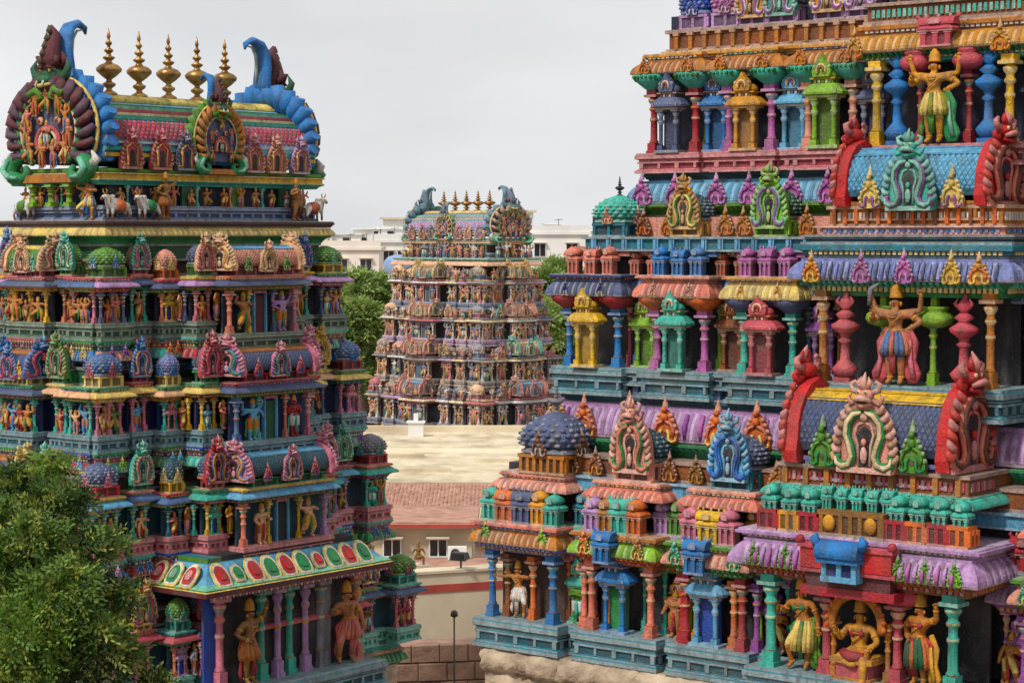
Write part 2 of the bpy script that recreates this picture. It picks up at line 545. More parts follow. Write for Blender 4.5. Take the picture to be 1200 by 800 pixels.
def m_minishrine(kind='dome'):
    """finger-high model shrine used in rows along the eaves"""
    mb = MB()
    mb.slab(.62, .5, 0, .06, tint=LITE)
    mb.box(-.24, .24, -.16, .2, .06, .46, T('dark', .45))
    for x in (-.24, 0, .24):
        mb.box(x - .05, x + .05, -.24, -.12, .06, .46)
        mb.box(x - .07, x + .07, -.26, -.1, .40, .46, LITE)
    mb.slab(.7, .58, .46, .50, tint=LITE)
    mb.lathe([(.31, .50), (.40, .52), (.40, .56), (.30, .63)], 12, sq=3.5, sy=.82, smooth=False)
    if kind == 'dome':
        mb.lathe([(.22, .63), (.22, .68), (.30, .70), (.32, .76), (.26, .85), (.12, .91), (.05, .93)], 12, sq=1.8)
        mb.lathe([(.05, .93), (.07, .95), (.02, .97), (.004, 1.0)], 6, tint=LITE)
    else:
        mb.slab(.56, .36, .63, .68)
        pts = [(.26 * math.cos(a), .7 + .2 * math.sin(a)) for a in [R(-10 + 200 * i / 10) for i in range(11)]]
        b2 = MB().prism(pts, -.36, .36)
        mb.merge(b2, (0, 0, 0), PI / 2)
        for x in (-.24, 0, .24):
            mb.ball((x, 0, .93), (.04, .04, .07), 6, 4, LITE)
        for s in (-1, 1):
            mb.tube([(s * .36, 0, .86), (s * .42, 0, .95), (s * .38, 0, 1.0)], [.06, .05, .01], 5)
    mb.prism([(p[0], p[2]) for p in arc(0, .74, .12, -30, 210, 9)], -.36, -.25, LITE)
    return mb

def m_dome(n=20, c2='white', scales=True):
    """squared bulbous dome over a moulded rim, unit width and height"""
    mb = MB()
    mb.lathe([(.42, 0), (.5, .03), (.5, .10), (.44, .14)], n, sq=2.2, tint=LITE, smooth=False)
    prof = [(.44, .14), (.50, .24), (.515, .38), (.49, .54), (.42, .70), (.31, .84), (.18, .94), (.08, 1.0)]
    mb.lathe(prof, n, sq=2.0)
    if scales:
        for j, (r, z) in enumerate([(.505, .24), (.52, .36), (.505, .48), (.46, .60), (.385, .72), (.29, .83)]):
            for i in range(n):
                a = 2 * PI * (i + (.5 if j % 2 else 0)) / n
                ca, sa = math.cos(a), math.sin(a)
                k = 1.0 / (abs(ca) ** 4 + abs(sa) ** 4) ** .25
                mb.ball((r * k * ca, r * k * sa, z), (r * .13, r * .13, .055), 5, 3, T(c2, .35) if (i + j) % 2 else BASE)
    return mb

def m_finial(n=12):
    """kalasam: stacked pots and discs on one spindle"""
    mb = MB()
    prof = [(.13, 0), (.16, .02), (.16, .05), (.07, .09), (.05, .12), (.12, .16), (.13, .19), (.06, .22), (.05, .25), (.14, .30), (.235, .37), (.245, .41), (.18, .46), (.08, .49),
            (.05, .52), (.11, .555), (.12, .575), (.05, .60), (.04, .63), (.085, .66), (.09, .68), (.035, .71), (.03, .74), (.062, .77), (.065, .79), (.025, .82), (.025, .85), (.04, .875),
            (.03, .91), (.004, 1.0)]
    mb.lathe(prof, n)
    return mb

def m_barrel(L, r, h, c2='yellow', n=14, band=True):
    """wagon-vault roof along x, horseshoe section, with a painted ridge band and a lip at the eave"""
    mb = MB()
    sec = []
    for i in range(n + 1):
        a = R(-25 + 230 * i / n)
        sec.append((r * 1.06 * math.cos(a), h * .3 + h * .7 * (math.sin(a) if math.sin(a) > 0 else math.sin(a) * .7)))
    o = len(mb.v)
    for x in (-L / 2, L / 2):
        mb.v += [(x, -p[0], p[1]) for p in sec]
    m = n + 1
    for i in range(n):
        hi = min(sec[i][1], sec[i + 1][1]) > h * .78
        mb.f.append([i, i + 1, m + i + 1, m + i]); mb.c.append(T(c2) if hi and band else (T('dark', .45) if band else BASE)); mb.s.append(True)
    mb.f.append(list(range(m))); mb.c.append(BASE); mb.s.append(False)
    mb.f.append([m + i for i in reversed(range(m))]); mb.c.append(BASE); mb.s.append(False)
    if band:
        for k in range(4):
            a = R(52 + k * 25.3)
            y, z = r * 1.075 * math.cos(a), h * .3 + h * .712 * math.sin(a)
            mb.box(-L / 2, L / 2, -y - .02, -y + .02, z - .012, z + .014, T(c2))
    return mb
def m_barrel_scales(L, r, h, nx, lo=-12, hi=50, rows=8):
    """diamond scales standing proud of the vault, on both flanks"""
    mb = MB()
    for side in (1, -1):
        for j in range(rows):
            a = lo + (hi - lo) * (j + .5) / rows
            da = (hi - lo) / rows * 1.02
            for i in range(nx):
                x = -L / 2 + L * (i + (.5 if j % 2 else 0.0) + .25) / (nx + .25)
                dx = L / nx * .5
                def P(xx, aa, k=1.0):
                    aa = R(aa)
                    sn = math.sin(aa)
                    return (xx, -side * r * 1.06 * k * math.cos(aa), h * .3 + h * .7 * k * (sn if sn > 0 else sn * .7))
                dx, da_ = dx * .88, da * .86
                p = [P(x - dx, a, 1.008), P(x, a - da_, 1.008), P(x + dx, a, 1.008), P(x, a + da_, 1.008), P(x, a, 1.04)]
                fs = [(0, 1, 4), (1, 2, 4), (2, 3, 4), (3, 0, 4)]
                if side < 0:
                    fs = [tuple(reversed(f)) for f in fs]
                mb.add(p, fs, BASE)
    return mb

PROF = {
    'kapota': [(.0, 0), (.72, .0), (.95, .05), (1.0, .14), (.97, .3), (.84, .52), (.62, .72), (.4, .86), (.34, .88), (.34, 1.0)],
    'ledge': [(.3, 0), (.3, .16), (.62, .22), (.62, .4), (1.0, .5), (1.0, .8), (.8, .86), (.8, 1.0)],
    'fascia': [(.9, 0), (.9, .14), (.5, .15), (.5, .82), (1.0, .84), (1.0, 1.0)],
    'torus': [(.4, 0), (.7, .06), (.95, .25), (1.0, .5), (.95, .75), (.7, .94), (.4, 1.0)],
    'plain': [(1.0, 0), (1.0, 1.0)],
    'flare': [(.0, 0), (.15, .3), (.4, .55), (.8, .75), (1.0, .8), (1.0, 1.0)],
    'plinth': [(1.0, 0), (1.0, .12), (.72, .16), (.72, .2), (.35, .24), (.35, .46), (.72, .5), (.72, .56), (.5, .6), (.5, .66), (1.0, .72), (1.0, .88), (.8, .92), (.8, 1.0)],
}
SMOOTHP = {'kapota', 'torus'}
def m_course(w, d, prof, p, h, lite=()):
    """horizontal moulding round three sides of a block; front of the block at y=0, back at y=d"""
    mb = MB()
    pr = PROF[prof]
    n = len(pr)
    for o, z in pr:
        q = o * p
        mb.v += [(-w / 2 - q, -q, z * h), (w / 2 + q, -q, z * h), (w / 2 + q, d, z * h), (-w / 2 - q, d, z * h)]
    for j in range(n - 1):
        for i in range(4):
            k = (i + 1) % 4
            mb.f.append([j * 4 + i, j * 4 + k, j * 4 + 4 + k, j * 4 + 4 + i])
            dz, do = pr[j + 1][1] - pr[j][1], abs(pr[j + 1][0] - pr[j][0])
            zm = (pr[j][1] + pr[j + 1][1]) / 2
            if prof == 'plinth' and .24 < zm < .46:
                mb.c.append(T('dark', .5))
            elif prof == 'kapota' and zm < .12 and j > 0:
                mb.c.append(EDGE)
            else:
                mb.c.append(EDGE if (prof in ('plinth', 'ledge', 'fascia') and do < .02 and dz < .17 and j % 2 == 0) else BASE)
            mb.s.append(False)
    mb.f.append([3, 2, 1, 0]); mb.c.append(BASE); mb.s.append(False)
    q = (n - 1) * 4
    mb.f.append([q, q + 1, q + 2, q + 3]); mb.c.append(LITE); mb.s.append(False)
    return mb
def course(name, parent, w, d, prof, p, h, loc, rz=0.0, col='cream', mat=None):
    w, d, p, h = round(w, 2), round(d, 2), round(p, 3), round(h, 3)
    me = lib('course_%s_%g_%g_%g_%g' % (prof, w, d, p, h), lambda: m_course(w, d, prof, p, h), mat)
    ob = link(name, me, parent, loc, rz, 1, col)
    if mat is None and w < 20:
        if prof == 'kapota' and h > .2:
            link('flute_row', lib('flutes_%g_%g_%g_%g' % (w, d, p, h), lambda: m_flutes(w, d, p, h), mat), parent, loc, rz, 1, col, 'stuff')
        elif prof in ('ledge', 'fascia', 'flare') and w < 8 and h > .09:
            link('dentil_row', lib('dentils_%s_%g_%g_%g_%g' % (prof, w, d, p, h), lambda: m_dentils(prof, w, d, p, h), mat), parent, loc, rz, 1, rnd.choice(['cream', 'gold', 'turq', 'rose', 'straw', 'blue', 'white', 'orange']), 'stuff')
        elif prof == 'plinth' and h > .3:
            link('post_row', lib('posts_%g_%g_%g_%g' % (w, d, p, h), lambda: m_posts(w, d, p, h), mat), parent, loc, rz, 1, col, 'stuff')
    return ob
def m_flutes(w, d, p, h):
    """raised ribs running down a curved eave on its front and returns"""
    mb = MB()
    pr = PROF['kapota'][3:8]
    n = max(4, int((w + 2 * p) / .1))
    def rib(f, b, tint):
        vs_ = []
        for o, z in pr:
            q = o * p + .012
            for e in (-b, b):
                vs_.append(f(e, q, z * h))
            for e in (b, -b):
                vs_.append(f(e, q - .03, z * h))
        fs = []
        for j in range(len(pr) - 1):
            a, c = j * 4, j * 4 + 4
            fs += [(a, a + 1, c + 1, c), (a + 1, a + 2, c + 2, c + 1), (a + 3, a, c, c + 3)]
        fs += [(0, 3, 2, 1), (c, c + 1, c + 2, c + 3)]
        mb.add(vs_, fs, tint)
    for i in range(n):
        x = -w / 2 + w * (i + .5) / n
        tint = (T('white', .28), T('dark', .3))[i % 2]
        rib(lambda e, q, z: (x + e, -q, z), w / n * .33, tint)
    m = max(2, int(min(d, 1.2) / .13))
    for s in (-1, 1):
        for i in range(m):
            y = min(d, 1.2) * (i + .5) / m
            rib(lambda e, q, z: (s * (w / 2 + q), y + s * e, z), .04, (T('white', .28), T('dark', .3))[i % 2])
    return mb
def m_dentils(prof, w, d, p, h):
    """row of small painted blocks standing on a moulding"""
    mb = MB()
    q, z0, z1 = {'ledge': (.64, .24, .5), 'fascia': (.52, .3, .68), 'flare': (.5, .3, .66)}[prof]
    n = max(4, int(w / .11))
    for i in range(n):
        x = -w / 2 + w * (i + .5) / n
        b = w / n * .3
        mb.box(x - b, x + b, -q * p - .028, -q * p + .02, z0 * h, z1 * h, BASE if i % 2 else T('white', .35))
    m = max(2, int(min(d, .9) / .11))
    for s in (-1, 1):
        for i in range(m):
            y = min(d, .9) * (i + .5) / m
            x0 = s * (w / 2 + q * p)
            mb.box(min(x0 - s * .02, x0 + s * .028), max(x0 - s * .02, x0 + s * .028), y - .033, y + .033, z0 * h, z1 * h, BASE if i % 2 else T('white', .35))
    return mb
def m_posts(w, d, p, h):
    mb = MB()
    n = max(3, int(w / .42))
    for i in range(n + 1):
        x = -w / 2 + w * i / n
        b = .03 if i % 2 else .05
        mb.box(x - b, x + b, -p * .68, -p * .3, h * .24, h * .5, LITE)
    for s in (-1, 1):
        for i in range(3):
            y = .1 + i * min(d, 1.0) / 3
            mb.box(s * w / 2 + (p * .3 if s > 0 else -p * .68), s * w / 2 + (p * .68 if s > 0 else -p * .3), y - .04, y + .04, h * .24, h * .5, LITE)
    return mb
def m_brackets(w, h, dep, step, ret=0.0):
    mb = MB()
    k = max(2, int(w / step))
    for i in range(k):
        x = -w / 2 + w * (i + .5) / k
        b = step * .27
        mb.add([(x - b, 0, 0), (x + b, 0, 0), (x + b, 0, h), (x - b, 0, h), (x - b, -dep, h), (x + b, -dep, h), (x - b, -dep, h * .7), (x + b, -dep, h * .7)],
               [(0, 1, 7, 6), (6, 7, 5, 4), (4, 5, 2, 3), (0, 6, 4, 3), (1, 2, 5, 7), (0, 3, 2, 1)], BASE)
    if ret > 0:
        k = max(1, int(ret / step))
        for s in (-1, 1):
            for i in range(k):
                y = ret * (i + .5) / k
                b = step * .27
                x0, x1 = (w / 2, w / 2 + dep) if s > 0 else (-w / 2 - dep, -w / 2)
                mb.box(x0, x1, y - b, y + b, h * .35, h)
    return mb
def brackets(parent, w, h, dep, step, loc, rz=0.0, col='green', ret=0.0, mat=None):
    w, h, dep = round(w, 2), round(h, 3), round(dep, 3)
    me = lib('brackets_%g_%g_%g_%g_%g' % (w, h, dep, step, ret), lambda: m_brackets(w, h, dep, step, ret), mat)
    return link('bracket_row', me, parent, loc, rz, 1, col, 'stuff')

# ------------------------------------------------------------------ stucco figures (one skinned body each)
def skin_mesh(joints, edges, root, sub=1):
    """joints {name: (pos, radius, tag)} -> verts, faces, face tags"""
    names = list(joints)
    me = bpy.data.meshes.new('tmp_skin')
    me.from_pydata([joints[n][0] for n in names], [(names.index(a), names.index(b)) for a, b in edges], [])
    ob = bpy.data.objects.new('tmp_skin', me)
    COL.objects.link(ob)
    md = ob.modifiers.new('skin', 'SKIN')
    for i, n in enumerate(names):
        sv = me.skin_vertices[0].data[i]
        r = joints[n][1]
        sv.radius = r if hasattr(r, '__len__') else (r, r)
        sv.use_root = (n == root)
    if sub:
        ms = ob.modifiers.new('sub', 'SUBSURF')
        ms.levels = sub
    dg = bpy.context.evaluated_depsgraph_get()
    dg.update()
    ev = ob.evaluated_get(dg)
    m2 = ev.to_mesh()
    vs_ = [tuple(v.co) for v in m2.vertices]
    fs = [list(p.vertices) for p in m2.polygons]
    cen = [tuple(p.center) for p in m2.polygons]
    ev.to_mesh_clear()
    bpy.data.objects.remove(ob)
    bpy.data.meshes.remove(me)
    segs = [(Vector(joints[a][0]), Vector(joints[b][0]), joints[b][2]) for a, b in edges]
    tags = []
    for c in cen:
        c = Vector(c)
        best, bt = 1e9, None
        for a, b, t in segs:
            d = b - a
            u = max(0.0, min(1.0, (c - a).dot(d) / max(d.length_squared, 1e-9)))
            q = (c - a - d * u).length
            if q < best:
                best, bt = q, t
        tags.append(bt)
    return vs_, fs, tags

def figure(pose='stand', cloth='red', legs='gold', sub=1, crown='gold', fingers=False, hair='dark', parts=None, female=False):
    """human figure of unit height facing -y; returns MB"""
    hip = {'stand': 0, 'tri': .035, 'dance': .03, 'raise': .02, 'hip': -.03, 'archer': .02}.get(pose, 0)
    seated = pose == 'seated'
    J = {}
    zb = -.30 if seated else 0.0
    def j(n, x, y, z, r, t):
        J[n] = ((x, y, z + zb), r, t)
    j('pelvis', hip, 0, .50, (.085, .062), 'leg')
    j('waist', hip * .5, -.005, .575, (.062, .05), 'skin')
    j('chest', -hip * .4, -.01, .67, (.092, .066), 'skin')
    j('neck', -hip * .6, 0, .755, .030, 'skin')
    j('jaw', -hip * .3, -.012, .80, (.040, .042), 'skin')
    j('head', -hip * .3, -.005, .845, (.046, .05), 'hair')
    E_ = [('pelvis', 'waist'), ('waist', 'chest'), ('chest', 'neck'), ('neck', 'jaw'), ('jaw', 'head')]
    for s, S in ((-1, 'r'), (1, 'l')):
        if seated:
            j('hip' + S, s * .06, -.02, .475, .062, 'leg')
            if s < 0:
                j('knee' + S, -.17, -.12, .44, .048, 'leg'); j('ank' + S, -.02, -.17, .40, .034, 'skin'); j('toe' + S, .06, -.19, .40, .026, 'skin')
            else:
                j('knee' + S, .13, -.17, .45, .05, 'leg'); j('ank' + S, .12, -.17, .25, .034, 'skin'); j('toe' + S, .125, -.24, .225, .026, 'skin')
        else:
            bend = {'tri': (.10, .05) if s < 0 else (.0, 0), 'dance': (.16, .1) if s < 0 else (.05, .02), 'archer': (.09, .06) if s > 0 else (-.02, .03)}.get(pose, (.0, 0))
            j('hip' + S, hip + s * .05, 0, .465, (.066, .062), 'leg')
            j('knee' + S, hip * .6 + s * (.058 + bend[0]), -.015 - bend[1], .27, .046, 'leg')
            az = .06 if not (pose == 'dance' and s < 0) else .16
            j('ank' + S, s * (.055 + bend[0] * .6), .01, az, .028, 'foot')
            j('toe' + S, s * (.065 + bend[0] * .7), -.065, az - .04, .022, 'foot')
        E_ += [('pelvis', 'hip' + S), ('hip' + S, 'knee' + S), ('knee' + S, 'ank' + S), ('ank' + S, 'toe' + S)]
    arms = {  # elbow, wrist relative to shoulder for right(-1) / left(+1)
        'stand': (((-.06, -.02, -.13), (-.05, -.11, -.20)), ((.06, -.02, -.13), (.02, -.12, -.12))),
        'tri': (((-.07, .0, -.12), (-.03, -.12, -.06)), ((.07, .0, -.13), (.09, -.03, -.27))),
        'dance': (((-.13, -.02, .02), (-.10, -.04, .15)), ((.12, -.02, -.05), (.02, -.12, -.03))),
        'raise': (((-.08, -.01, .10), (-.02, -.02, .22)), ((.08, -.01, .10), (.02, -.02, .22))),
        'hip': (((-.09, .03, -.12), (.01, -.06, -.19)), ((.10, -.03, .03), (.12, -.06, .15))),
        'namaste': (((-.05, -.02, -.13), (.09, -.12, -.06)), ((.05, -.02, -.13), (-.09, -.12, -.06))),
        'archer': (((-.13, -.02, -.02), (-.25, -.06, .0)), ((.10, .04, -.03), (-.02, -.06, .0))),
        'seated': (((-.06, -.04, -.12), (-.05, -.14, -.03)), ((.07, -.03, -.12), (.06, -.14, -.15))),
        'guard': (((-.13, .0, -.09), (-.07, -.1, -.02)), ((.13, .0, -.09), (.08, -.1, -.14))),
    }[pose if pose in ('stand', 'tri', 'dance', 'raise', 'hip', 'namaste', 'archer', 'seated', 'guard') else 'stand']
    for s, S in ((-1, 'r'), (1, 'l')):
        sx, sz = s * .125 - hip * .4, .715
        j('sh' + S, sx, 0, sz, .042, 'skin')
        (ex, ey, ez), (wx, wy, wz) = arms[0] if s < 0 else arms[1]
        j('el' + S, sx + ex, ey, sz + ez, .032, 'skin')
        j('wr' + S, sx + wx, wy, sz + wz, .023, 'skin')
        d = (Vector((wx - ex, wy - ey, wz - ez))).normalized()
        w = Vector((sx + wx, wy, sz + wz))
        h = w + d * .045
        j('ha' + S, h.x, h.y, h.z, .024 if not fingers else (.024, .016), 'skin')
        E_ += [('chest', 'sh' + S), ('sh' + S, 'el' + S), ('el' + S, 'wr' + S), ('wr' + S, 'ha' + S)]
        if pose == 'guard':
            j('uel' + S, sx + s * .10, .04, sz + .02, .03, 'skin')
            j('uwr' + S, sx + s * .13, .0, sz + .15, .022, 'skin')
            j('uha' + S, sx + s * .13, -.01, sz + .2, .022, 'skin')
            E_ += [('sh' + S, 'uel' + S), ('uel' + S, 'uwr' + S), ('uwr' + S, 'uha' + S)]
    vs_, fs, tags = skin_mesh(J, E_, 'pelvis', sub)
    tint = {'skin': BASE, 'leg': T(legs), 'foot': BASE, 'hair': T(hair)}
    mb = MB()
    o = len(mb.v)
    mb.v += vs_
    for f, t in zip(fs, tags):
        cy_ = sum(vs_[i][1] for i in f) / len(f)
        mb.f.append([i + o for i in f]); mb.c.append(BASE if t == 'hair' and cy_ < .012 else tint[t]); mb.s.append(True)
    hx, hz = -hip * .3, zb
    P = MB() if parts is None else parts.setdefault('crown', MB())
    n = 10 if fingers else 7
    P.lathe([(.060, .857 + hz), (.066, .868 + hz), (.056, .882 + hz), (.058, .905 + hz), (.053, .915 + hz), (.054, .935 + hz), (.046, .945 + hz), (.046, .962 + hz), (.03, .975 + hz), (.028, .985 + hz), (.008, 1.0 + hz)],
            n, (hx, 0), tint=T(crown))
    for s in (-1, 1):
        P.ball((hx + s * .052, -.005, .80 + hz), (.014, .02, .026), 6, 4, T(crown))
    G = MB() if parts is None else parts.setdefault('necklace', MB())
    G.tube([(-hip * .5 + .055 * math.cos(a), -.03 - .05 * math.sin(a), .70 + hz - .03 * math.sin(a)) for a in [R(-20 + 220 * i / 8) for i in range(9)]], .012, 5, T(crown))
    B_ = MB() if parts is None else parts.setdefault('belt', MB())
    B_.lathe([(.083, .525 + hz), (.092, .54 + hz), (.083, .555 + hz)], n, (hip * .8, 0), sy=.78, tint=T(crown))
    K = MB() if parts is None else parts.setdefault('sash', MB())
    if seated:
        K.tube([(-.12, -.1, .18), (0, -.18, .17), (.12, -.14, .17)], [.05, .05, .04], 6, T(cloth))
    else:
        K.tube([(hip, -.075, .53), (hip * .8, -.085, .42), (hip * .5, -.075, .28), (hip * .4, -.06, .12)], [.018, .03, .034, .03], 6, T(cloth), .45)
        for s in (-1, 1):
            K.tube([(hip + s * .08, .02, .53), (s * .135, .02, .44), (s * .12, .03, .3), (s * .15, .02, .15), (s * .135, .02, .06)], [.02, .03, .022, .036, .01], 5, T(cloth), .5)
    if fingers and not seated and parts is not None:
        S_ = parts.setdefault('skirt', MB())
        low = .2 if female else .30
        for i in range(16):
            a = 2 * PI * i / 16
            ca, sa = math.cos(a), math.sin(a)
            S_.tube([(hip + .082 * ca, .062 * sa, .535), (hip * .8 + .115 * ca, .078 * sa, .44), (hip * .5 + (.13 if female else .135) * ca, .085 * sa - .005, (low + .44) / 2), (hip * .3 + .14 * ca, .085 * sa - .01, low)],
                    [.014, .026, .03, .024], 6, T(legs) if i % 3 else T(cloth, .6))
    if fingers and parts is not None:
        A_ = parts.setdefault('bangles', MB())
        for S in ('r', 'l'):
            for a_, b_, f_, r_ in (('sh', 'el', .55, .042), ('el', 'wr', .88, .03)) + (() if seated else (('knee', 'ank', .9, .036),)):
                p0, p1 = Vector(J[a_ + S][0]), Vector(J[b_ + S][0])
                c0 = p0.lerp(p1, f_)
                dd = (p1 - p0).normalized() * .012
                A_.tube([c0 - dd, c0, c0 + dd], [r_ * .9, r_, r_ * .9], 9, T(crown))
        G.tube([(-hip * .5 + .05 * math.cos(a), -.052 - .03 * math.sin(a), .715 + hz - .03 * math.sin(a)) for a in [R(10 + 160 * i / 8) for i in range(9)]], .009, 5, T('bronze'))
        G.tube([(-hip * .4 + .09, -.045, .70 + hz), (-hip * .2 + .03, -.085, .64 + hz), (-.05, -.075, .565 + hz)], .007, 5, T(crown))
    if fingers:
        # nose, eyes, mouth
        mb.ball((hx, -.058, .815 + hz), (.008, .014, .014), 6, 4)
        mb.ball((hx, -.05, .79 + hz), (.015, .008, .005), 6, 4, T('red'))
        for s in (-1, 1):
            mb.ball((hx + s * .018, -.05, .828 + hz), (.010, .006, .006), 6, 4, T('white'))
            mb.ball((hx + s * .018, -.056, .828 + hz), (.004, .003, .004), 5, 4, T('dark'))
        for S in ('r', 'l') + (('ur', 'ul') if pose == 'guard' else ()):
            key = ('ha' + S) if len(S) == 1 else ('uha' + S[1])
            wk = ('wr' + S) if len(S) == 1 else ('uwr' + S[1])
            h, w = Vector(J[key][0]), Vector(J[wk][0])
            d = (h - w).normalized()
            e = d.cross(Vector((0, 1, 0)))
            e = e.normalized() if e.length > 1e-3 else Vector((1, 0, 0))
            g = d.cross(e)
            for k, ln in enumerate((.030, .036, .034, .026)):
                b = h + e * (-.016 + .0105 * k)
                mb.tube([b, b + d * ln * .55 + g * .003, b + d * ln * .85 - g * .012], [.0062, .0058, .004], 5)
            mb.tube([h - d * .02 + e * .02, h - d * .004 + e * .036, h + d * .012 + e * .036], [.008, .007, .005], 5)
    if parts is None:
        mb.merge(P); mb.merge(G); mb.merge(B_); mb.merge(K)
    if female:
        for s in (-1, 1):
            mb.ball((s * .042 - hip * .4, -.062, .665 + zb), (.036, .032, .036), 8, 6, T(cloth))
    return mb
FIG_SMALL = []
def small_figures():
    specs = [('tri', 'red', 'straw', 'gold'), ('dance', 'green', 'gold', 'gold'), ('raise', 'blue', 'coral', 'gold'), ('hip', 'magenta', 'gold', 'bronze'),
             ('namaste', 'turq', 'white', 'gold'), ('stand', 'crimson', 'ochre', 'gold'), ('guard', 'leaf', 'orange', 'gold')]
    for p, c, l, k in specs:
        FIG_SMALL.append(figure(p, c, l, 0, k))
small_figures()
def fig_mesh(i, mat=None):
    i %= len(FIG_SMALL)
    return lib('figure_%d' % i, lambda: FIG_SMALL[i], mat)

# ------------------------------------------------------------------ tower kit
class Face:
    """one side of a tower: u runs to the right seen from outside, out is the distance in front of the core"""
    def __init__(s, cx, cy, rz):
        s.cx, s.cy, s.rz = cx, cy, rz
        s.ca, s.sa = math.cos(rz), math.sin(rz)
    def p(s, u, out, z):
        return (s.cx + u * s.ca + out * s.sa, s.cy + u * s.sa - out * s.ca, z)

def m_neck(w, d, h, n, c2='dark'):
    """pierced neck of a model shrine: plate, pilasters, dark openings, lip"""
    mb = MB()
    mb.box(-w / 2, w / 2, -d / 2, d / 2, 0, h * .12, LITE)
    mb.box(-w * .44, w * .44, -d * .44, d * .44, h * .12, h * .82, T(c2, .75))
    for i in range(n):
        x = -w * .44 + w * .88 * i / (n - 1)
        mb.box(x - .045 * h - .02, x + .045 * h + .02, -d * .49, -d * .42, h * .12, h * .82)
    for s in (-1, 1):
        for i in range(3):
            y = -d * .4 + d * .8 * i / 2
            mb.box(s * w * .45 - .02 * s - .03, s * w * .45 + .04 * s + .03, y - .04, y + .04, h * .12, h * .82)
    mb.box(-w / 2, w / 2, -d / 2, d / 2, h * .82, h, BASE)
    return mb

def shrine(tower, F, kind, u, out, z, w, h, cb, cr, ck, mat=None, d=None, c2='cream', c3='green', fin=None, lo=False, side=0, crest=None, small=None, c_ridge='yellow'):
    """model shrine on a cornice: kuta (square dome), kudu (horseshoe front), sala (wagon vault)"""
    d = d or w * .8
    nh = h * (.28 if kind != 'sala' else .22)
    nm = {'kuta': 'corner_shrine', 'kudu': 'niche_shrine', 'sala': 'vaulted_shrine'}[kind]
    key = 'neck_%g_%g_%g' % (round(w, 2), round(d, 2), round(nh, 2))
    base = link(nm, lib(key, lambda: m_neck(w * .9, d * .9, nh, 3 if w < 1.3 else 7), mat), tower, F.p(u, out, z), F.rz, 1, cb)
    kud = lib('kudu_%s_%s_%d' % (c2, c3, lo), lambda: m_kudu(c2, c3, lo=lo), mat)
    ant = lib('antefix_%s' % c2, lambda: m_antefix(c2), mat)
    if kind == 'kuta':
        dm = lib('dome_%d' % lo, lambda: m_dome(12 if lo else 20, scales=not lo), mat)
        link('dome', dm, base, (0, 0, nh), 0, (w * .95, d * .95, h * .58), cr)
        fm = lib('kalasam_%d' % lo, lambda: m_finial(8 if lo else 12), mat)
        if fin:
            link('finial', fm, base, (0, 0, nh + h * .57), 0, (h * .42,) * 3, fin)
        for a in (0, -PI / 2, PI / 2):
            hh = h * .42
            link('gable_ornament', ant, base, (math.sin(a) * w * .49, -math.cos(a) * d * .49, nh * .9), a, (hh * 1.1, hh, hh), ck)
    elif kind == 'kudu':
        dm = lib('dome_%d' % lo, lambda: m_dome(12 if lo else 20, scales=not lo), mat)
        link('dome', dm, base, (0, d * .1, nh), 0, (w * .9, d * .85, h * .5), cr)
        hh = h * .98
        hh *= rnd.uniform(1.0, 1.18)
        link('gable_ornament', kud, base, (0, -d * .45, nh * .5), 0, (max(w * 1.18, hh * .82), hh * .9, hh), ck)
    else:
        L = w * .94
        rr = d * .5
        bh = h * .62
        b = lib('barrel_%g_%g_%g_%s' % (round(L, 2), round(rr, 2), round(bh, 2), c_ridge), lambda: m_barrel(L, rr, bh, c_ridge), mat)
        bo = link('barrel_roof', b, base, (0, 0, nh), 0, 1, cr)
        if not lo:
            sc_ = lib('scales_%g_%g_%g' % (round(L, 2), round(rr, 2), round(bh, 2)), lambda: m_barrel_scales(L, rr, bh, max(6, int(L / .11))), mat)
            link('roof_scales', sc_, base, (0, 0, nh), 0, 1, cr, 'stuff')
        gk = lib('kudu_%s_%s_%d' % ('coral', 'dbrown', lo), lambda: m_kudu('coral', 'dbrown', lo=lo), mat) if crest else kud
        gh = h * 1.08
        for s in (-1, 1):
            link('gable_arch', gk, base, (s * (L / 2 + .02), 0, nh * .75), s * PI / 2, (d * 1.75, gh, gh), crest or ck)
        link('gable_ornament', kud, base, (0, -d * .56, nh * .55), 0, (h * .86, h * .86, h * .92), ck)
        for s in (-1, 1):
            link('gable_ornament', ant, base, (s * L * .29, -d * .55, nh * .6), 0, (h * .5, h * .5, h * .5), small or ck)
    return base

def wall_panel(parent, F, u, out, z0, h, w, col, mat=None):
    me = lib('panel_%g_%g' % (round(w, 2), round(h, 2)), lambda: MB().box(-w / 2, w / 2, 0, .08, 0, h), mat)
    return link('wall_panel', me, parent, F.p(u, out, z0), F.rz, 1, col)

def column(parent, F, u, out, z, h, col, style=0, mat=None, lo=False, wide=1.0):
    me = lib('column_%d_%d' % (style, lo), lambda: m_column(style, 6 if lo else 12), mat)
    wide *= .86 * rnd.uniform(.94, 1.06)
    return link('column', me, parent, F.p(u, out, z), F.rz + rnd.uniform(-.05, .05), (h * wide, h * wide, h), col)
def fig(parent, F, u, out, z, h, k, col, mat=None, wide=1.0, rot=0.0):
    return link('figure', fig_mesh(k, mat), parent, F.p(u, out, z), F.rz + rot, (h * wide * rnd.choice((-1, 1)) * rnd.uniform(.9, 1.1), h * wide, h), col)
def pavilion(parent, F, u, out, z, h, col, door=None, mat=None, wide=1.0):
    me = lib('pavilion_%s' % door, lambda: m_pavilion('white', door), mat)
    return link('niche', me, parent, F.p(u, out, z), F.rz, (h * wide * rnd.uniform(.93, 1.04), h * wide * .9, h * rnd.uniform(.97, 1.03)), col)
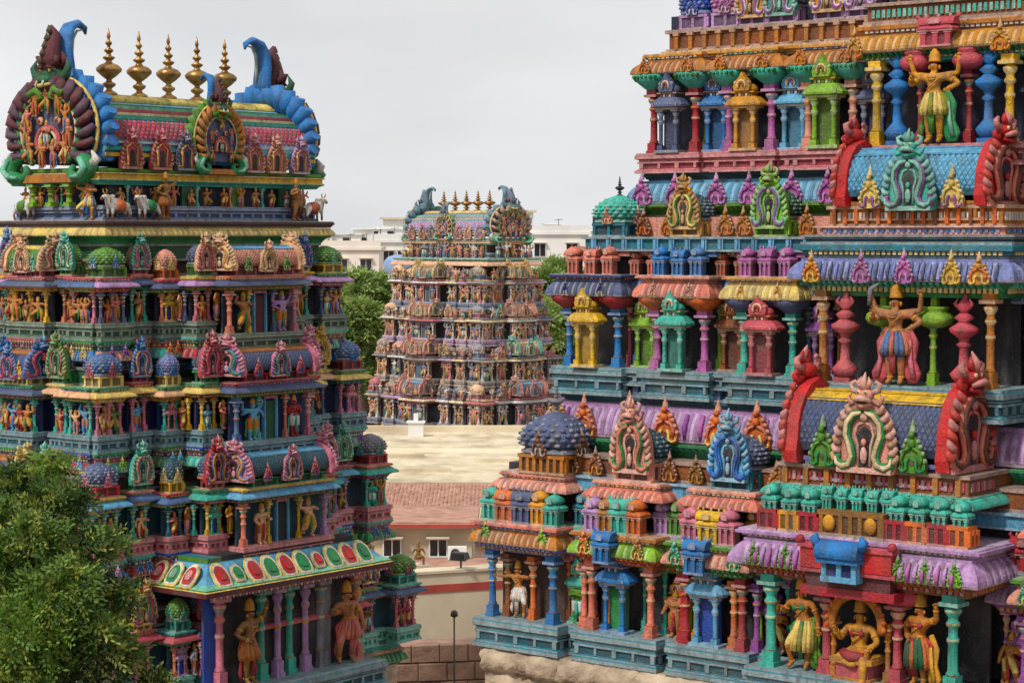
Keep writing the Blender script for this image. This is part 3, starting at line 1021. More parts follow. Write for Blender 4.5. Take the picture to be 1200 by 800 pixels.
def antefix(parent, F, u, out, z, h, col, c2='cream', c3=None, mat=None):
    me = lib('antefix_%s_%s' % (c2, c3), lambda: m_antefix(c2, c3), mat)
    return link('antefix', me, parent, F.p(u + rnd.uniform(-.02, .02), out, z), F.rz + rnd.uniform(-.08, .08), (h * rnd.uniform(.95, 1.15), h, h * rnd.uniform(.92, 1.05)), col)
def mini(parent, F, u, out, z, h, col, kind='dome', mat=None, wide=1.0):
    me = lib('mini_' + kind, lambda: m_minishrine(kind), mat)
    return link('model_shrine', me, parent, F.p(u, out, z), F.rz + rnd.uniform(-.05, .05), (h * wide * rnd.uniform(.94, 1.06), h * .8, h * rnd.uniform(.95, 1.05)), col)

def core(tower, x0, x1, y0, y1, z0, z1, col, mat=None):
    mb = MB().box(x0, x1, y0, y1, z0, z1)
    return link('tier', mb.mesh('tier_core', mat), tower, (0, 0, 0), 0, 1, col)

# ------------------------------------------------------------------ generic tier for the left and the far tower
def generic_bay(tower, tier, F, u, w, out, z0, zc, zk, zh, cs, rr, kind, mat=None, sub=None, lo=False, door=None, ncol=2, hara=None, plinth=.5, figs=True, figscale=1.0):
    """plinth under z0, columns z0..zc, cornice zc..zk, model shrine zk..zh; cs: colours by role"""
    hc = zc - z0
    cd = min(.3, out * .6) if not lo else .3
    course('plinth', tier, w, out + .2, 'plinth', .09, plinth, F.p(u, out, z0 - plinth), F.rz, cs['plinth'], mat)
    if sub:
        zz = z0 - plinth
        course('ledge', tier, w + .04, out + .2, 'ledge', .1, .14, F.p(u, out, zz - .14), F.rz, rr.choice(['teal', 'green', 'royal', 'rose', 'turq']), mat)
        course('frieze', tier, w - .06, out + .1, 'fascia', .08, .16, F.p(u, out - .04, zz - .30), F.rz, rr.choice(['rose', 'crimson', 'navy', 'dgreen']), mat)
        course('cornice', tier, w + .02, out + .2, 'kapota', .16, .28, F.p(u, out, zz - .58), F.rz, rr.choice(['green', 'salmon', 'turq', 'crimson', 'blue', 'mint']), mat)
        na = max(2, int(w / .4))
        c_ = rr.choice(sub)
        for i in range(na):
            antefix(tier, F, u + (i - (na - 1) / 2) * w / na, out + .13, zz - .56, .46, c_)
    # back of the bay
    wall_panel(tier, F, u, out - cd, z0, hc, w - .06, cs['wall'], mat)
    cw = hc * .13
    if door:
        dw = .34 * hc
        me = lib('door_%g' % round(hc, 2), lambda: MB().box(-dw * .5, dw * .5, -.03, .05, 0, hc * .86).box(-dw * .62, -dw * .5, -.1, .05, 0, hc * .92, T('sky')).box(dw * .5, dw * .62, -.1, .05, 0, hc * .92, T('sky')).box(-dw * .62, dw * .62, -.1, .05, hc * .92, hc * .98, T('pink')), mat)
        link('doorway', me, tier, F.p(u, out - cd + .02, z0), F.rz, 1, door)
        for s in (-1, 1):
            fig(tier, F, u + s * w * .27, out - cd * .35, z0, hc * .98 * figscale, rr.randrange(7), rr.choice(cs['figs']), mat, 1.15)
            column(tier, F, u + s * (w * .5 - cw * .7), out - cd * .4, z0, hc, rr.choice(cs['cols']), rr.randrange(3), mat, lo)
            column(tier, F, u + s * (w * .17 + .02), out - cd * .55, z0, hc, rr.choice(cs['cols']), rr.randrange(3), mat, lo, .7)
    else:
        c = rr.choice(cs['cols'])
        st = rr.randrange(3)
        for i in range(ncol):
            x = u + (-.5 + i / (ncol - 1)) * (w - cw * 1.5)
            column(tier, F, x, out - cd * .4, z0, hc, c, st, mat, lo)
        mode = rr.random() if (not lo and w < 1.2) else 0
        if mode > .78:
            pavilion(tier, F, u, out - cd * .35, z0, hc * 1.02, rr.choice(cs['cols']), rr.choice([None, 'dgreen', 'royal', 'maroon']), mat, 1.05)
        elif figs:
            nf = max(1, int(round((w - cw) / (hc * .42))))
            for i in range(nf):
                x = u + (i - (nf - 1) / 2) * (w - cw * 2.2) / max(nf, 1)
                fig(tier, F, x + rr.uniform(-.05, .05), out - cd * rr.uniform(.1, .5), z0, hc * rr.uniform(.72, 1.0) * figscale, rr.randrange(7), rr.choice(cs['figs']), mat, rr.uniform(1.1, 1.35), rr.uniform(-.5, .5))
    hk = zk - zc
    course('architrave', tier, w, out + .2, 'flare', .10, hk * .3, F.p(u, out - .04, zc), F.rz, rr.choice(cs['bands']), mat)
    course('cornice', tier, w + .06, out + .2, 'kapota', .22, hk * .42, F.p(u, out, zc + hk * .3), F.rz, rr.choice(cs['eaves']), mat)
    course('band', tier, w + .02, out + .2, 'ledge', .10, hk * .28, F.p(u, out, zc + hk * .72), F.rz, rr.choice(cs['bands']), mat)
    if not lo:
        na = max(2, int(w / .45))
        for i in range(na):
            x = u + (i - (na - 1) / 2) * w / na
            me = lib('knob', lambda: MB().prism([(p[0], p[2]) for p in arc(0, .5, .5, -30, 210, 9)], -.25, .1).ball((0, -.25, .5), (.22, .15, .22), 6, 4, T('cream')))
            link('eave_knob', me, tier, F.p(x, out + .17, zc + hk * .4), F.rz, hk * .3, rr.choice(cs['accents']))
    hh = zh - zk
    if hara is None:
        hara = kind
    if hara:
        a = cs['accents']
        b = shrine(tower, F, hara, u, out - min(.42, w * .4) * .9, zk, w * (.98 if hara != 'sala' else 1.0), hh, rr.choice(cs['bands']), rr.choice(cs['roofs']), rr.choice(a), mat,
                   d=min(w * .85, .95 if hara != 'sala' else hh * .9), c2=rr.choice(['cream', 'pink', 'blue']), c3=rr.choice(['green', 'crimson', 'gold']), lo=lo,
                   small=rr.choice(a), c_ridge=rr.choice(['straw', 'yellow', 'sky', 'ochre']))
    return

def frieze_row(tier, F, half, out, z, h, cols, rr, step, mat=None, skip=0.0):
    n = int(2 * half / step)
    for i in range(n):
        u = -half + step * .5 + i * (2 * half / n)
        if abs(u) < skip:
            continue
        c = cols[(i // 2) % len(cols)]
        if rr.random() < .9:
            antefix(tier, F, u, out, z, h, c, mat=mat)

# ------------------------------------------------------------------ wagon-vault crown of the left and the far tower
def m_great_gable(c_rib='maroon', c_back='royal', lo=False):
    """huge horseshoe gable end, unit width: ribbed wings (front and back painted differently), figure panel, makara scrolls at the foot"""
    mb = MB()
    n = 18 if lo else 34
    cz = .46
    pan = [(p[0], p[2]) for p in arc(0, cz, .37, -62, 242, 24, rx=.33)]
    mb.prism(pan, -.02, .05, T('slate'), T('slate'))
    k = 13 if lo else 19
    for i in range(k):
        a = -38 + 256 * i / (k - 1)
        sw = 14 if a < 90 else -14
        for y, c in ((-.045, c_rib), (.06, c_back)):
            p0 = (.33 * math.cos(R(a)), y, cz + .37 * math.sin(R(a)))
            p1 = (.43 * math.cos(R(a + sw * .4)), y * 1.6, cz + .49 * math.sin(R(a + sw * .4)))
            p2 = ((.49 if y < 0 else .57) * math.cos(R(a + sw)), y * (.6 if y < 0 else 1.6), cz + (.555 if y < 0 else .62) * math.sin(R(a + sw)))
            mb.tube([p0, p1, p2], [.034, .048, .03] if y < 0 else [.05, .072, .06], 6 if y < 0 else 8, T(c) if i % 2 or y > 0 else T(c, .72))
    # outline bead and inner rings
    mb.tube(arc(0, cz, .56, -42, 222, n, .0, rx=.497), .016, 5, T('straw'))
    mb.tube(arc(0, cz, .39, -58, 238, n, -.05, rx=.35), .026, 5, T('green'))
    mb.tube(arc(0, cz, .355, -58, 238, n, -.055, rx=.318), .014, 5, T('cream'))
    mb.tube(arc(0, cz - .12, .16, -30, 210, 16, -.06, rx=.13), .022, 5, T('rose'))
    mb.tube(arc(0, cz - .12, .12, -30, 210, 16, -.06, rx=.095), .016, 5, T('cream'))
    mb.prism([(p[0], p[2]) for p in arc(0, cz - .12, .11, -45, 225, 12, rx=.085)], -.04, -.01, T('dark'))
    for s in (-1, 1):
        mb.ball((s * .1, -.05, cz + .10), (.04, .02, .045), 8, 5, T('peach'))
        mb.ball((s * .1, -.07, cz + .10), (.018, .01, .02), 6, 4, T('crimson'))
        # makara scroll at the foot
        path = [(s * .30, -.05, .22), (s * .40, -.05, .17), (s * .46, -.05, .07), (s * .40, -.05, -.01), (s * .30, -.05, -.02), (s * .24, -.05, .05), (s * .28, -.05, .11)]
        mb.tube(path, [.04, .07, .075, .07, .055, .04, .02], 8, T('green'))
        mb.tube([(p[0] * 1.02, -.12, p[2] + .01) for p in path[1:5]], [.02, .03, .03, .015], 6, T('mint'))
        mb.tube([(s * .46, -.05, .08), (s * .52, -.04, .17), (s * .47, -.04, .25)], [.045, .035, .008], 6, T('white'))
        mb.tube([(s * .2, -.06, cz + .36), (s * .10, -.07, cz + .41), (s * .05, -.07, cz + .33), (s * .11, -.07, cz + .30)], [.05, .05, .035, .012], 6, T('leaf'))
    mb.slab(.7, .16, -.06, .02, tint=T('ochre'))
    return mb
def m_beast(c_face='green', c_crest='royal', c_tail='maroon'):
    """grinning crest beast over a gable: head, jaws, horns, upswept crest ribbon and curled trunk; unit height"""
    mb = MB()
    mb.ball((0, -.06, .22), (.2, .17, .16), 12, 8, T(c_face))
    mb.ball((0, -.2, .15), (.15, .1, .075), 10, 6, T(c_face, .8))
    mb.tube([(-.15, -.22, .09), (0, -.3, .06), (.15, -.22, .09)], [.02, .03, .02], 6, T('straw'))
    for s in (-1, 1):
        mb.ball((s * .09, -.2, .28), .034, 8, 5, T('straw'))
        mb.ball((s * .09, -.225, .28), .02, 6, 4, T('dark'))
        mb.tube([(s * .02, -.21, .31), (s * .09, -.23, .335), (s * .17, -.18, .31)], [.02, .028, .012], 5, T('maroon'))
        mb.tube([(s * .06, -.28, .13), (s * .07, -.31, .07), (s * .05, -.3, .03)], [.018, .016, .004], 5, T('white'))
        mb.tube([(s * .15, -.06, .2), (s * .3, -.08, .2), (s * .36, -.08, .33), (s * .31, -.06, .45)], [.08, .07, .05, .008], 8, T(c_face))
        mb.tube([(s * .13, -.02, .33), (s * .22, -.02, .45), (s * .17, -.02, .55)], [.06, .05, .01], 6, T(c_tail))
    for i in range(5):
        x = (i - 2) * .07
        mb.tube([(x, -.1, .34), (x * 1.3, -.14, .48), (x * 1.2, -.05, .62 - abs(x))], [.05, .05, .012], 6, T('crimson') if i % 2 else T('maroon'))
    # maroon body rising in front, broad crest ribbon curling backwards behind it
    mb.tube([(0, -.02, .25), (0, -.1, .45), (0, -.06, .65), (0, .0, .8), (0, -.08, .92)], [.16, .16, .12, .09, .03], 9, T(c_tail))
    for k_ in range(5):
        z = .38 + k_ * .11
        mb.tube([(0, -.16 + .03 * k_, z), (0, -.3 + .045 * k_, z + .04), (0, -.27 + .04 * k_, z + .11)], [.05, .04, .008], 6, T(c_tail, .8))
    mb.tube([(0, .1, .1), (0, .2, .35), (0, .17, .58), (0, .18, .78), (0, .27, .93), (0, .42, .99), (0, .56, .93), (0, .58, .84)], [.07, .10, .095, .09, .075, .055, .035, .012], 10, T(c_crest), 1.7, up=(1, 0, 0))
    mb.tube([(.02, .31, .36), (.02, .3, .58), (.02, .32, .76), (.02, .4, .88), (.02, .52, .9)], [.02, .025, .025, .02, .01], 5, T('white', .7))
    return mb
def m_lotus_strip(L, n, h, dep):
    mb = MB()
    for i in range(n):
        x = -L / 2 + L * (i + .5) / n
        w = L / n
        c, e = [('coral', 'cream'), ('turq', 'white'), ('rose', 'straw')][i % 3]
        for sgn in (-1, 1):
            def q(a):
                return (sgn * -dep * (1 - a), h * (1 - (1 - a) ** 2 * .9))
            for k, (ww, cc, up) in enumerate(((.48, e, .0), (.34, c, .02), (.16, e, .035))):
                pts = []
                for t in range(10):
                    an = 2 * PI * t / 10
                    y = .45 + .42 * (1 - k * .22) * math.sin(an)
                    yy = sgn * -dep * y
                    zz = h * (1 - y ** 2) + up + .012
                    pts.append((x + ww * w * math.cos(an), yy, zz))
                mb.add(pts, [list(range(10)) if sgn < 0 else list(reversed(range(10)))], T(cc))
    return mb

def crown_roof(tower, yc, z0, s, hw, hd, rr, mat=None, lo=False, near=-1, pal=None, bulls=None):
    """hw, hd half width/depth of the vault; s general scale; near = which end faces the camera"""
    pal = pal or {}
    g = lambda k, d: pal.get(k, d)
    base = core(tower, -hw * .9, hw * .9, yc - hd * .92, yc + hd * .92, z0 - 1.6, z0 + 1.7 * s, g('neck', 'dnavy'), mat)
    base.name = 'crown_base'
    Ff = Face(0, yc - hd, 0)
    Fs = Face(near * hw, yc, near * PI / 2)
    Fo = Face(0, yc + hd, PI)
    def ring(nm, dx, dy, prof, p, h, z, c):
        return course(nm, base, 2 * (hw + dx), 2 * (hd + dy), prof, p, h, (0, yc - hd - dy, z), 0, c, mat)
    ring('eave', (.18 if not lo else .5) * s, (.42 if not lo else .7) * s, 'kapota', (.16 if not lo else .26) * s, (.24 if not lo else .36) * s, z0 - (.25 if not lo else .42) * s, g('eave', 'straw'))
    if not lo:
        ring('band', .02 * s, .3 * s, 'flare', .2 * s, .22 * s, z0 - .46 * s, 'green')
        ring('frieze', -.1 * s, .18 * s, 'fascia', .1 * s, .5 * s, z0 - .96 * s, 'dgreen')
    ring('ledge', (.2 if not lo else .5) * s, (.44 if not lo else .7) * s, 'ledge', .12 * s, .2 * s, z0 + .0, g('ledge', 'dbrown'))
    ring('plinth', (-.1 if not lo else .06) * s, (0 if not lo else .12) * s, 'plinth', .14 * s, .42 * s, z0 + .2 * s, g('plinth', 'steel'))
    zt = z0 + 1.2 * s
    ring('band', .06 * s, .05 * s, 'flare', .16 * s, .14 * s, zt, g('b1', 'turq'))
    ring('frieze', .12 * s, .12 * s, 'fascia', .12 * s, .2 * s, zt + .14 * s, g('b2', 'yellow'))
    ring('band', .06 * s, .06 * s, 'torus', .1 * s, .12 * s, zt + .34 * s, g('b3', 'leaf'))
    # neck: figures, painted panels and dark doors
    zn = z0 + .62 * s
    hn = zt - zn
    for F, half in ((Ff, hw * .93), (Fs, hd * .85)):
        k = int(2 * half / (.62 * s))
        for i in range(k):
            u = -half + 2 * half * (i + .5) / k
            if i % 3 == 1 and not lo:
                wall_panel(base, F, u, .02, zn, hn, .5 * s, rr.choice(['dgreen', 'navy', 'dteal', 'leaf']), mat)
            fig(base, F, u + rr.uniform(-.05, .05), .10 * s, zn - .02, hn * rr.uniform(.9, 1.08), rr.randrange(7), rr.choice(['skin', 'tan', 'coral', 'ochre']), mat, 1.2)
            if i % 2 == 0:
                column(base, F, u + .3 * s, .06 * s, zn, hn, rr.choice(['green', 'coral', 'lilac', 'turq']), 1, mat, lo, 1.1)
    # the vault
    zb = zt + .46 * s
    bh = 2.0 * s
    vault = link('barrel_roof', m_barrel(2 * hw * .98, hd, bh, g('ridge', 'salmon'), 20, False).mesh('vault', mat), tower, (0, yc, zb), 0, 1, g('vault', 'sky'))
    strips = [(-12, 'yellow', .05), (-2, 'turq', .05), (6, 'white', .03), (38, 'turq', .05), (44, 'cream', .04), (50, 'rose', .045), (56, 'mint', .06), (62, 'leaf', .04)]
    for a, c, th in strips:
        for sg in ((-1, 1) if not lo else (-1,)):
            y = sg * hd * 1.075 * math.cos(R(a))
            sn = math.sin(R(a))
            z = bh * .3 + bh * .71 * (sn if sn > 0 else sn * .7)
            link('painted_band', lib('strip_%g_%g' % (round(hw, 2), th), lambda: MB().box(-hw * .98, hw * .98, -.045 * s, .045 * s, -th * s, th * s), mat), vault, (0, y, z), 0, 1, g(c, c))
    link('roof_scales', m_barrel_scales(2 * hw * .97, hd, bh, 46 if not lo else 24, 10, 34, 5 if not lo else 3).mesh('vault_scales', mat), vault, (0, 0, 0), 0, 1, g('scale', 'rose'), 'stuff')
    link('lotus_band', m_lotus_strip(2 * hw * .96, 15, .33 * s, hd * .52).mesh('lotus', mat), vault, (0, 0, bh * .765), 0, 1, 'cream')
    top = zb + bh * 1.0
    link('ridge', m_barrel(2 * hw * .96, hd * .2, .28 * s, 'straw', 8, False).mesh('ridge', mat), vault, (0, 0, bh * .98), 0, 1, g('ridge', 'straw'))
    # gilded pots along the ridge
    fm = lib('kalasam_gold_%d' % lo, lambda: m_finial(10 if lo else 16), M_GOLD)
    for i in range(5):
        link('kalasam', fm, vault, ((i - 2) * hw * .27, 0, bh * .98 + .2 * s), 0, (1.55 * s, 1.55 * s, 2.0 * s) if not lo else (2.0 * s, 2.0 * s, 1.7 * s))
    # great gables
    gw = hd * 2.02
    gg = lib('great_gable_%d' % lo, lambda: m_great_gable(g('rib', 'maroon'), g('back', 'blue'), lo), mat)
    bm = lib('crest_beast_%d' % lo, lambda: m_beast(g('beast', 'dgreen'), g('crest', 'blue'), g('tail', 'maroon')), mat)
    for e in (-1, 1):
        x = e * (hw + .08 * s)
        gz = bh * 1.42
        ga = link('gable_arch', gg, tower, (x, yc, zb - .22 * s), e * PI / 2, (gw, gw * .9, gz), 'slate')
        link('crest_beast', bm, ga, (0, 0.02, .86), 0, (.56, .5 / .9, (.52 if not lo else .44) * gw / gz), 'green')
        if e == near:
            # crowd of stucco figures inside the arch
            hf = .22
            for (ux, uz, k) in ((-.2, .12, 1), (.2, .12, 0), (0, .27, 4), (-.22, .42, 3), (.22, .42, 2), (-.13, .6, 5), (0, .62, 1), (.13, .6, 6), (-.06, .08, 5), (.07, .08, 2), (-.24, .28, 6), (.25, .27, 5)):
                link('figure', fig_mesh(k, mat), ga, (ux, -.075, uz), 0, (hf * 1.1, hf * 1.1, hf * gw / gz), rr.choice(['skin', 'tan', 'ochre', 'coral']))
        mb = lib('vault_support', lambda: m_column(2, 8), mat)
        for yy in (-.35, 0.0, .35):
            link('column', mb, base, (x + e * .12 * s, yc + yy * hd * 1.2, z0 + .6 * s), 0, (1.5 * s, 1.5 * s, .62 * s), 'lime' if not lo else 'tan')
    # front nasi with its own beast, and small ones beside it
    kud = lib('kudu_roof_%d' % lo, lambda: m_kudu('rose', 'green', 'gold', 13, lo=lo), mat)
    g2 = lib('front_gable_%d' % lo, lambda: m_great_gable(g('rib2', 'ochre'), g('back2', 'leaf'), lo), mat)
    nf = link('gable_arch', g2, tower, (0, yc - hd * 1.14, zb + .02 * s), 0, (1.95 * s, 1.9 * s, 1.95 * s), g('nasi', 'ochre'))
    link('crest_beast', bm, nf, (0, .02, .84), 0, (.62, .62, .62), 'green')
    for (ux, uz, k) in ((-.2, .12, 1), (.2, .12, 0), (0, .27, 4), (-.2, .4, 3), (.2, .4, 2), (0, .58, 1)):
        link('figure', fig_mesh(k, mat), nf, (ux, -.075, uz), 0, .24, rr.choice(['skin', 'tan', 'ochre', 'coral']))
    ants = lib('kudu_small_%d' % lo, lambda: m_kudu('straw', 'crimson', 'dark', 9, lo=True), mat)
    for i, u in enumerate((-.78, -.52, -.3, .34, .56, .8)):
        link('gable_ornament', ants, vault, (u * hw, -hd * 1.12, .0), 0, (1.05 * s, 1.2 * s, 1.2 * s), g('small%d' % i, ['rose', 'rose', 'slate', 'pink', 'salmon', 'lilac'][i]))
        if not lo:
            wall_panel(base, Ff, u * hw, .17 * s, zt + .16 * s, .2 * s, .42 * s, ['green', 'red', 'royal'][i % 3], mat)
    return base

# ------------------------------------------------------------------ setting: ground
gm = MB().add([(-1500, -200, 0), (1500, -200, 0), (1500, 3500, 0), (-1500, 3500, 0)], [(0, 1, 2, 3)])
o = link('ground', gm.mesh('ground', M_GROUND)); o['kind'] = 'structure'

# ------------------------------------------------------------------ right tower
TR = thing('temple_tower', 'close pyramidal temple tower with bright columns, dark recesses and red-ended vaulted roofs', 'temple tower',
           (6.08, 38.0, 0), R(-39), 'painted temple gate towers')
UC = .15                                    # axis of the central bay
def mirror(us):
    return us, 2 * UC - us
def right_tower():
    rr = random.Random(3)
    W = [9.35, 8.2, 6.95, 5.9]
    YF = [1.6, 3.0, 4.1, 5.2]               # recessed wall plane of each tier
    YB = [15.0, 13.8, 12.7, 11.6]
    # granite base
    base = link('stone_base', m_course(2 * 9.2, 14.5, 'plain', .0, 9.42).mesh('stone_base', M_GRANITE), TR, (UC, .62, 0), 0, 1)
    def rock(seed):
        q = random.Random(seed)
        b = MB()
        nx, nz = 9, 5
        vs_ = []
        for iz in range(nz):
            for ix in range(nx):
                ed = 1.0 if 0 < ix < nx - 1 and 0 < iz < nz - 1 else .25
                vs_.append((-.55 + 1.1 * ix / (nx - 1), -.22 * ed + q.uniform(-.07, .05), .5 * iz / (nz - 1) + (q.uniform(-.03, .03) if iz < nz - 1 else 0)))
        fs = [(iz * nx + ix, iz * nx + ix + 1, (iz + 1) * nx + ix + 1, (iz + 1) * nx + ix) for iz in range(nz - 1) for ix in range(nx - 1)]
        b.add(vs_, fs, BASE, True)
        b.box(-.53, .53, -.02, .4, .02, .48)
        return b
    for k in range(19):
        x = -8.62 + k * 1.0
        for zz in (8.92, 8.4):
            link('granite_block', lib('rock_%d' % ((k * 7 + int(zz)) % 4), lambda: rock(k), M_GRANITE), base, (x - UC + (.3 if zz < 8.9 else 0), .05 if abs(x) > 2.4 else -.95, zz), 0, 1)
    link('stone_step', m_course(2 * 2.3, 2.5, 'plain', 0, 9.4).mesh('stone_step', M_GRANITE), base, (0, -.95, 0), 0, 1)

    # ---------------- tier 1
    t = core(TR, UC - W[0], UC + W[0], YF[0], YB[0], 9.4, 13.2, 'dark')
    F = Face(0, YF[0], 0)
    course('plinth', t, 2 * W[0], 4, 'plinth', .16, .6, (UC, YF[0] - .55, 9.45), 0, 'teal')
    def lower_bay(u, w, out, colc, st, wallc, eave, eave2, cap, z0=10.05, zc=11.45):
        course('plinth', t, w + .12, out + .3, 'plinth', .12, .62, F.p(u, out, z0 - .615), 0, 'teal')
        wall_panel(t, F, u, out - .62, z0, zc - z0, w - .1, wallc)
        for s in (-1, 1):
            column(t, F, u + s * (w / 2 - .15), out - .16, z0, zc - z0, colc, st)
        course('architrave', t, w - .05, out + .2, 'flare', .16, .16, F.p(u, out - .06, zc), 0, cap)
        brackets(t, w, .1, .16, .11, F.p(u, out, zc + .06), 0, cap, .7)
        course('cornice', t, w + .04, out + .2, 'kapota', .2, .30, F.p(u, out, zc + .16), 0, eave)
        course('band', t, w + .05, out + .2, 'ledge', .16, .16, F.p(u, out, zc + .46), 0, eave2)
    # (u, width, out, column, style, wall, eave, band, capital)
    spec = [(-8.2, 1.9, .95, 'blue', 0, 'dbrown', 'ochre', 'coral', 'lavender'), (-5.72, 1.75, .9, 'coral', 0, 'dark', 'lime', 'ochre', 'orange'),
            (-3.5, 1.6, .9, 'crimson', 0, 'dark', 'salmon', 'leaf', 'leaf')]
    for i, sp in enumerate(spec):
        for u in mirror(sp[0]):
            lower_bay(u, *sp[1:])
    # recess eaves
    for (u, w, e, b, bk) in ((-7.0, .9, 'lilac', 'turq', 'orchid'), (-4.6, .95, 'orchid', 'lilac', 'leaf'), (-2.4, .75, 'lilac', 'teal', 'orchid')):
        for v in mirror(u):
            course('cornice', t, w, .6, 'kapota', .2, .36, F.p(v, .42, 11.5), 0, e)
            course('band', t, w, .6, 'ledge', .12, .22, F.p(v, .42, 11.86), 0, b)
            course('architrave', t, w, .5, 'flare', .1, .18, F.p(v, .4, 11.32), 0, bk)
    # niches between the columns
    for u, out_, h, c, d in ((-7.02, .35, 1.38, 'turq', None), (-5.85, .72, 1.75, 'blue', 'green'), (-4.62, .3, 1.2, 'ochre', None), (-3.65, .72, 1.75, 'sky', 'royal'), (-2.4, .3, 1.3, 'purple', None)):
        for v in mirror(u):
            pavilion(t, F, v, out_, 10.05, h, c, d, wide=.95 if d else .9)
    for u, c, st in ((-6.72, 'coral', 0), (-3.12, 'orange', 1), (-3.98, 'gold', 1), (-4.3, 'red', 0), (-2.6, 'purple', 0), (-8.05, 'orange', 1), (-8.72, 'brown', 0)):
        for v in mirror(u):
            column(t, F, v, .62, 10.05, 1.32, c, st, wide=.9)
    for u, k, c in ((-7.02, 4, 'leaf'), (-4.62, 5, 'tan'), (-2.25, 0, 'ochre')):
        for v in mirror(u):
            fig(t, F, v, .42, 10.06, .95, k, c, wide=1.2)
    for u in (-7.35, -6.68, -6.3, -5.45, -4.95, -4.32, -3.2, -4.08, -2.72, -2.1):
        for v in mirror(u):
            column(t, F, v, .3, 10.05, 1.4, rnd.choice(['turq', 'salmon', 'rose', 'blue', 'lime', 'gold', 'orange']), rnd.randrange(3), wide=.55)
    # antefixes on the lower eaves
    for u, c in ((-8.95, 'lime'), (-7.45, 'lime'), (-6.4, 'orange'), (-5.05, 'ochre'), (-4.2, 'turq'), (-2.85, 'turq')):
        for v in mirror(u):
            antefix(t, F, v, 1.1, 11.62, .5, c, 'lime' if c == 'lime' else 'straw', 'leaf')
    # blue fronton above the two door niches
    for u in (-5.85, -3.65):
        for v in mirror(u):
            mini(t, F, v, 1.12, 11.5, .72, 'blue', 'barrel', wide=.95)
    # row of model shrines
    row = [(-9.0, 'turq', 'dome'), (-8.62, 'orange', 'barrel'), (-8.15, 'slate', 'barrel'), (-7.72, 'gold', 'dome'), (-7.36, 'turq', 'dome'),
           (-6.95, 'teal', 'dome'), (-6.62, 'yellow', 'barrel'), (-6.34, 'lilac', 'dome'), (-6.02, 'ochre', 'dome'), (-5.68, 'turq', 'barrel'), (-5.3, 'orange', 'dome'), (-4.98, 'lilac', 'dome'),
           (-4.62, 'leaf', 'dome'), (-4.28, 'rose', 'barrel'), (-3.98, 'pink', 'dome'), (-3.55, 'yellow', 'barrel'), (-3.12, 'pink', 'dome'), (-2.82, 'ochre', 'dome'), (-2.45, 'crimson', 'barrel')]
    for u, c, k in row:
        inrec = any(abs(u - x) < .4 for x in (-6.95, -4.62, -2.45))
        for v in mirror(u):
            mini(t, F, v, .78 if not inrec else .3, 12.06, .74, c, k, wide=.78 if k == 'dome' else 1.0)
    course('band', t, 2 * W[0] - 1.1, 3, 'fascia', .12, .3, (UC, YF[0] - .15, 12.78), 0, 'sky')
    for u, w, c in ((-8.1, 1.6, 'salmon'), (-5.7, 1.55, 'coral'), (-3.45, 1.45, 'coral')):
        for v in mirror(u):
            course('cornice', t, w, 1.2, 'kapota', .22, .22, F.p(v, .55, 12.72), 0, c)
            course('band', t, w - .1, 1.2, 'ledge', .12, .14, F.p(v, .5, 12.94), 0, 'salmon')
    # brown lattice with bronze antefixes behind the domes
    course('frieze', t, 2 * W[0] - 1.6, 3, 'fascia', .08, .42, (UC, YF[0] - .02, 13.08), 0, 'brown')
    for i in range(26):
        u = -8.0 + i * .62
        if -2.4 < u - UC < 2.4:
            continue
        antefix(t, F, u, .22, 13.1, .62, rr.choice(['ochre', 'bronze', 'brown']), 'gold')
    # hara shrines of tier 1
    for i, v in enumerate(mirror(-7.85)):
        shrine(TR, F, 'kuta', v, .1, 13.08, 1.35, 1.45, 'ochre', 'slate', 'brown', d=1.2, c2='white', fin='grey')
    for v in mirror(-5.62):
        shrine(TR, F, 'kudu', v, .15, 13.08, 1.0, 1.35, 'salmon', 'dteal', 'salmon', c2='green', c3='coral')
    for v in mirror(-3.3):
        shrine(TR, F, 'kudu', v, .15, 13.08, 1.0, 1.35, 'teal', 'slate', 'sky', c2='blue', c3='royal')

    # central bay of tier 1
    hw = 2.15
    course('plinth', t, 2 * hw, 2.2, 'plinth', .14, .62, F.p(UC, 1.72, 9.43), 0, 'teal')
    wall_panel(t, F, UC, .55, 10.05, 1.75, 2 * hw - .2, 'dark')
    for s in (-1, 1):
        column(t, F, UC + s * 1.85, 1.55, 10.05, 1.72, 'turq', 0, wide=1.05)
        column(t, F, UC + s * .72, 1.45, 10.05, 1.5, 'rose', 1, wide=1.1)
        column(t, F, UC + s * .55, 1.5, 10.05, 1.05, 'ochre', 2, wide=.9)
        link('capital', lib('lobed_capital', lambda: MB().lathe([(.2, 0), (.42, .08), (.5, .2), (.46, .32), (.3, .42), (.36, .46), (.36, .52)], 12, sq=1.4)), t, F.p(UC + s * .78, 1.35, 11.42), 0, (.85, .7, .8), 'rose')
    # gilt arch over the seated figure
    am = MB()
    am.tube(arc(0, .42, .52, -15, 195, 20, 0, rx=.5), .075, 8, T('ochre'))
    am.tube(arc(0, .42, .58, -10, 190, 20, -.02, rx=.56), .04, 6, T('gold'))
    for i in range(15):
        a = R(-5 + 190 * i / 14)
        am.ball((.58 * math.cos(a), -.05, .42 + .6 * math.sin(a)), .055, 6, 4, T('orange'))
    am.ball((0, -.08, 1.06), (.14, .1, .12), 10, 6, T('gold'))
    am.tube([(0, -.06, 1.1), (.03, -.06, 1.2), (0, -.04, 1.28)], [.07, .05, .01], 6, T('gold'))
    link('arch', am.mesh('arch'), t, F.p(UC - .02, 1.62, 10.62), 0, 1, 'ochre')
    course('architrave', t, 2 * hw, 1.9, 'flare', .2, .22, F.p(UC, 1.6, 11.72), 0, 'bronze')
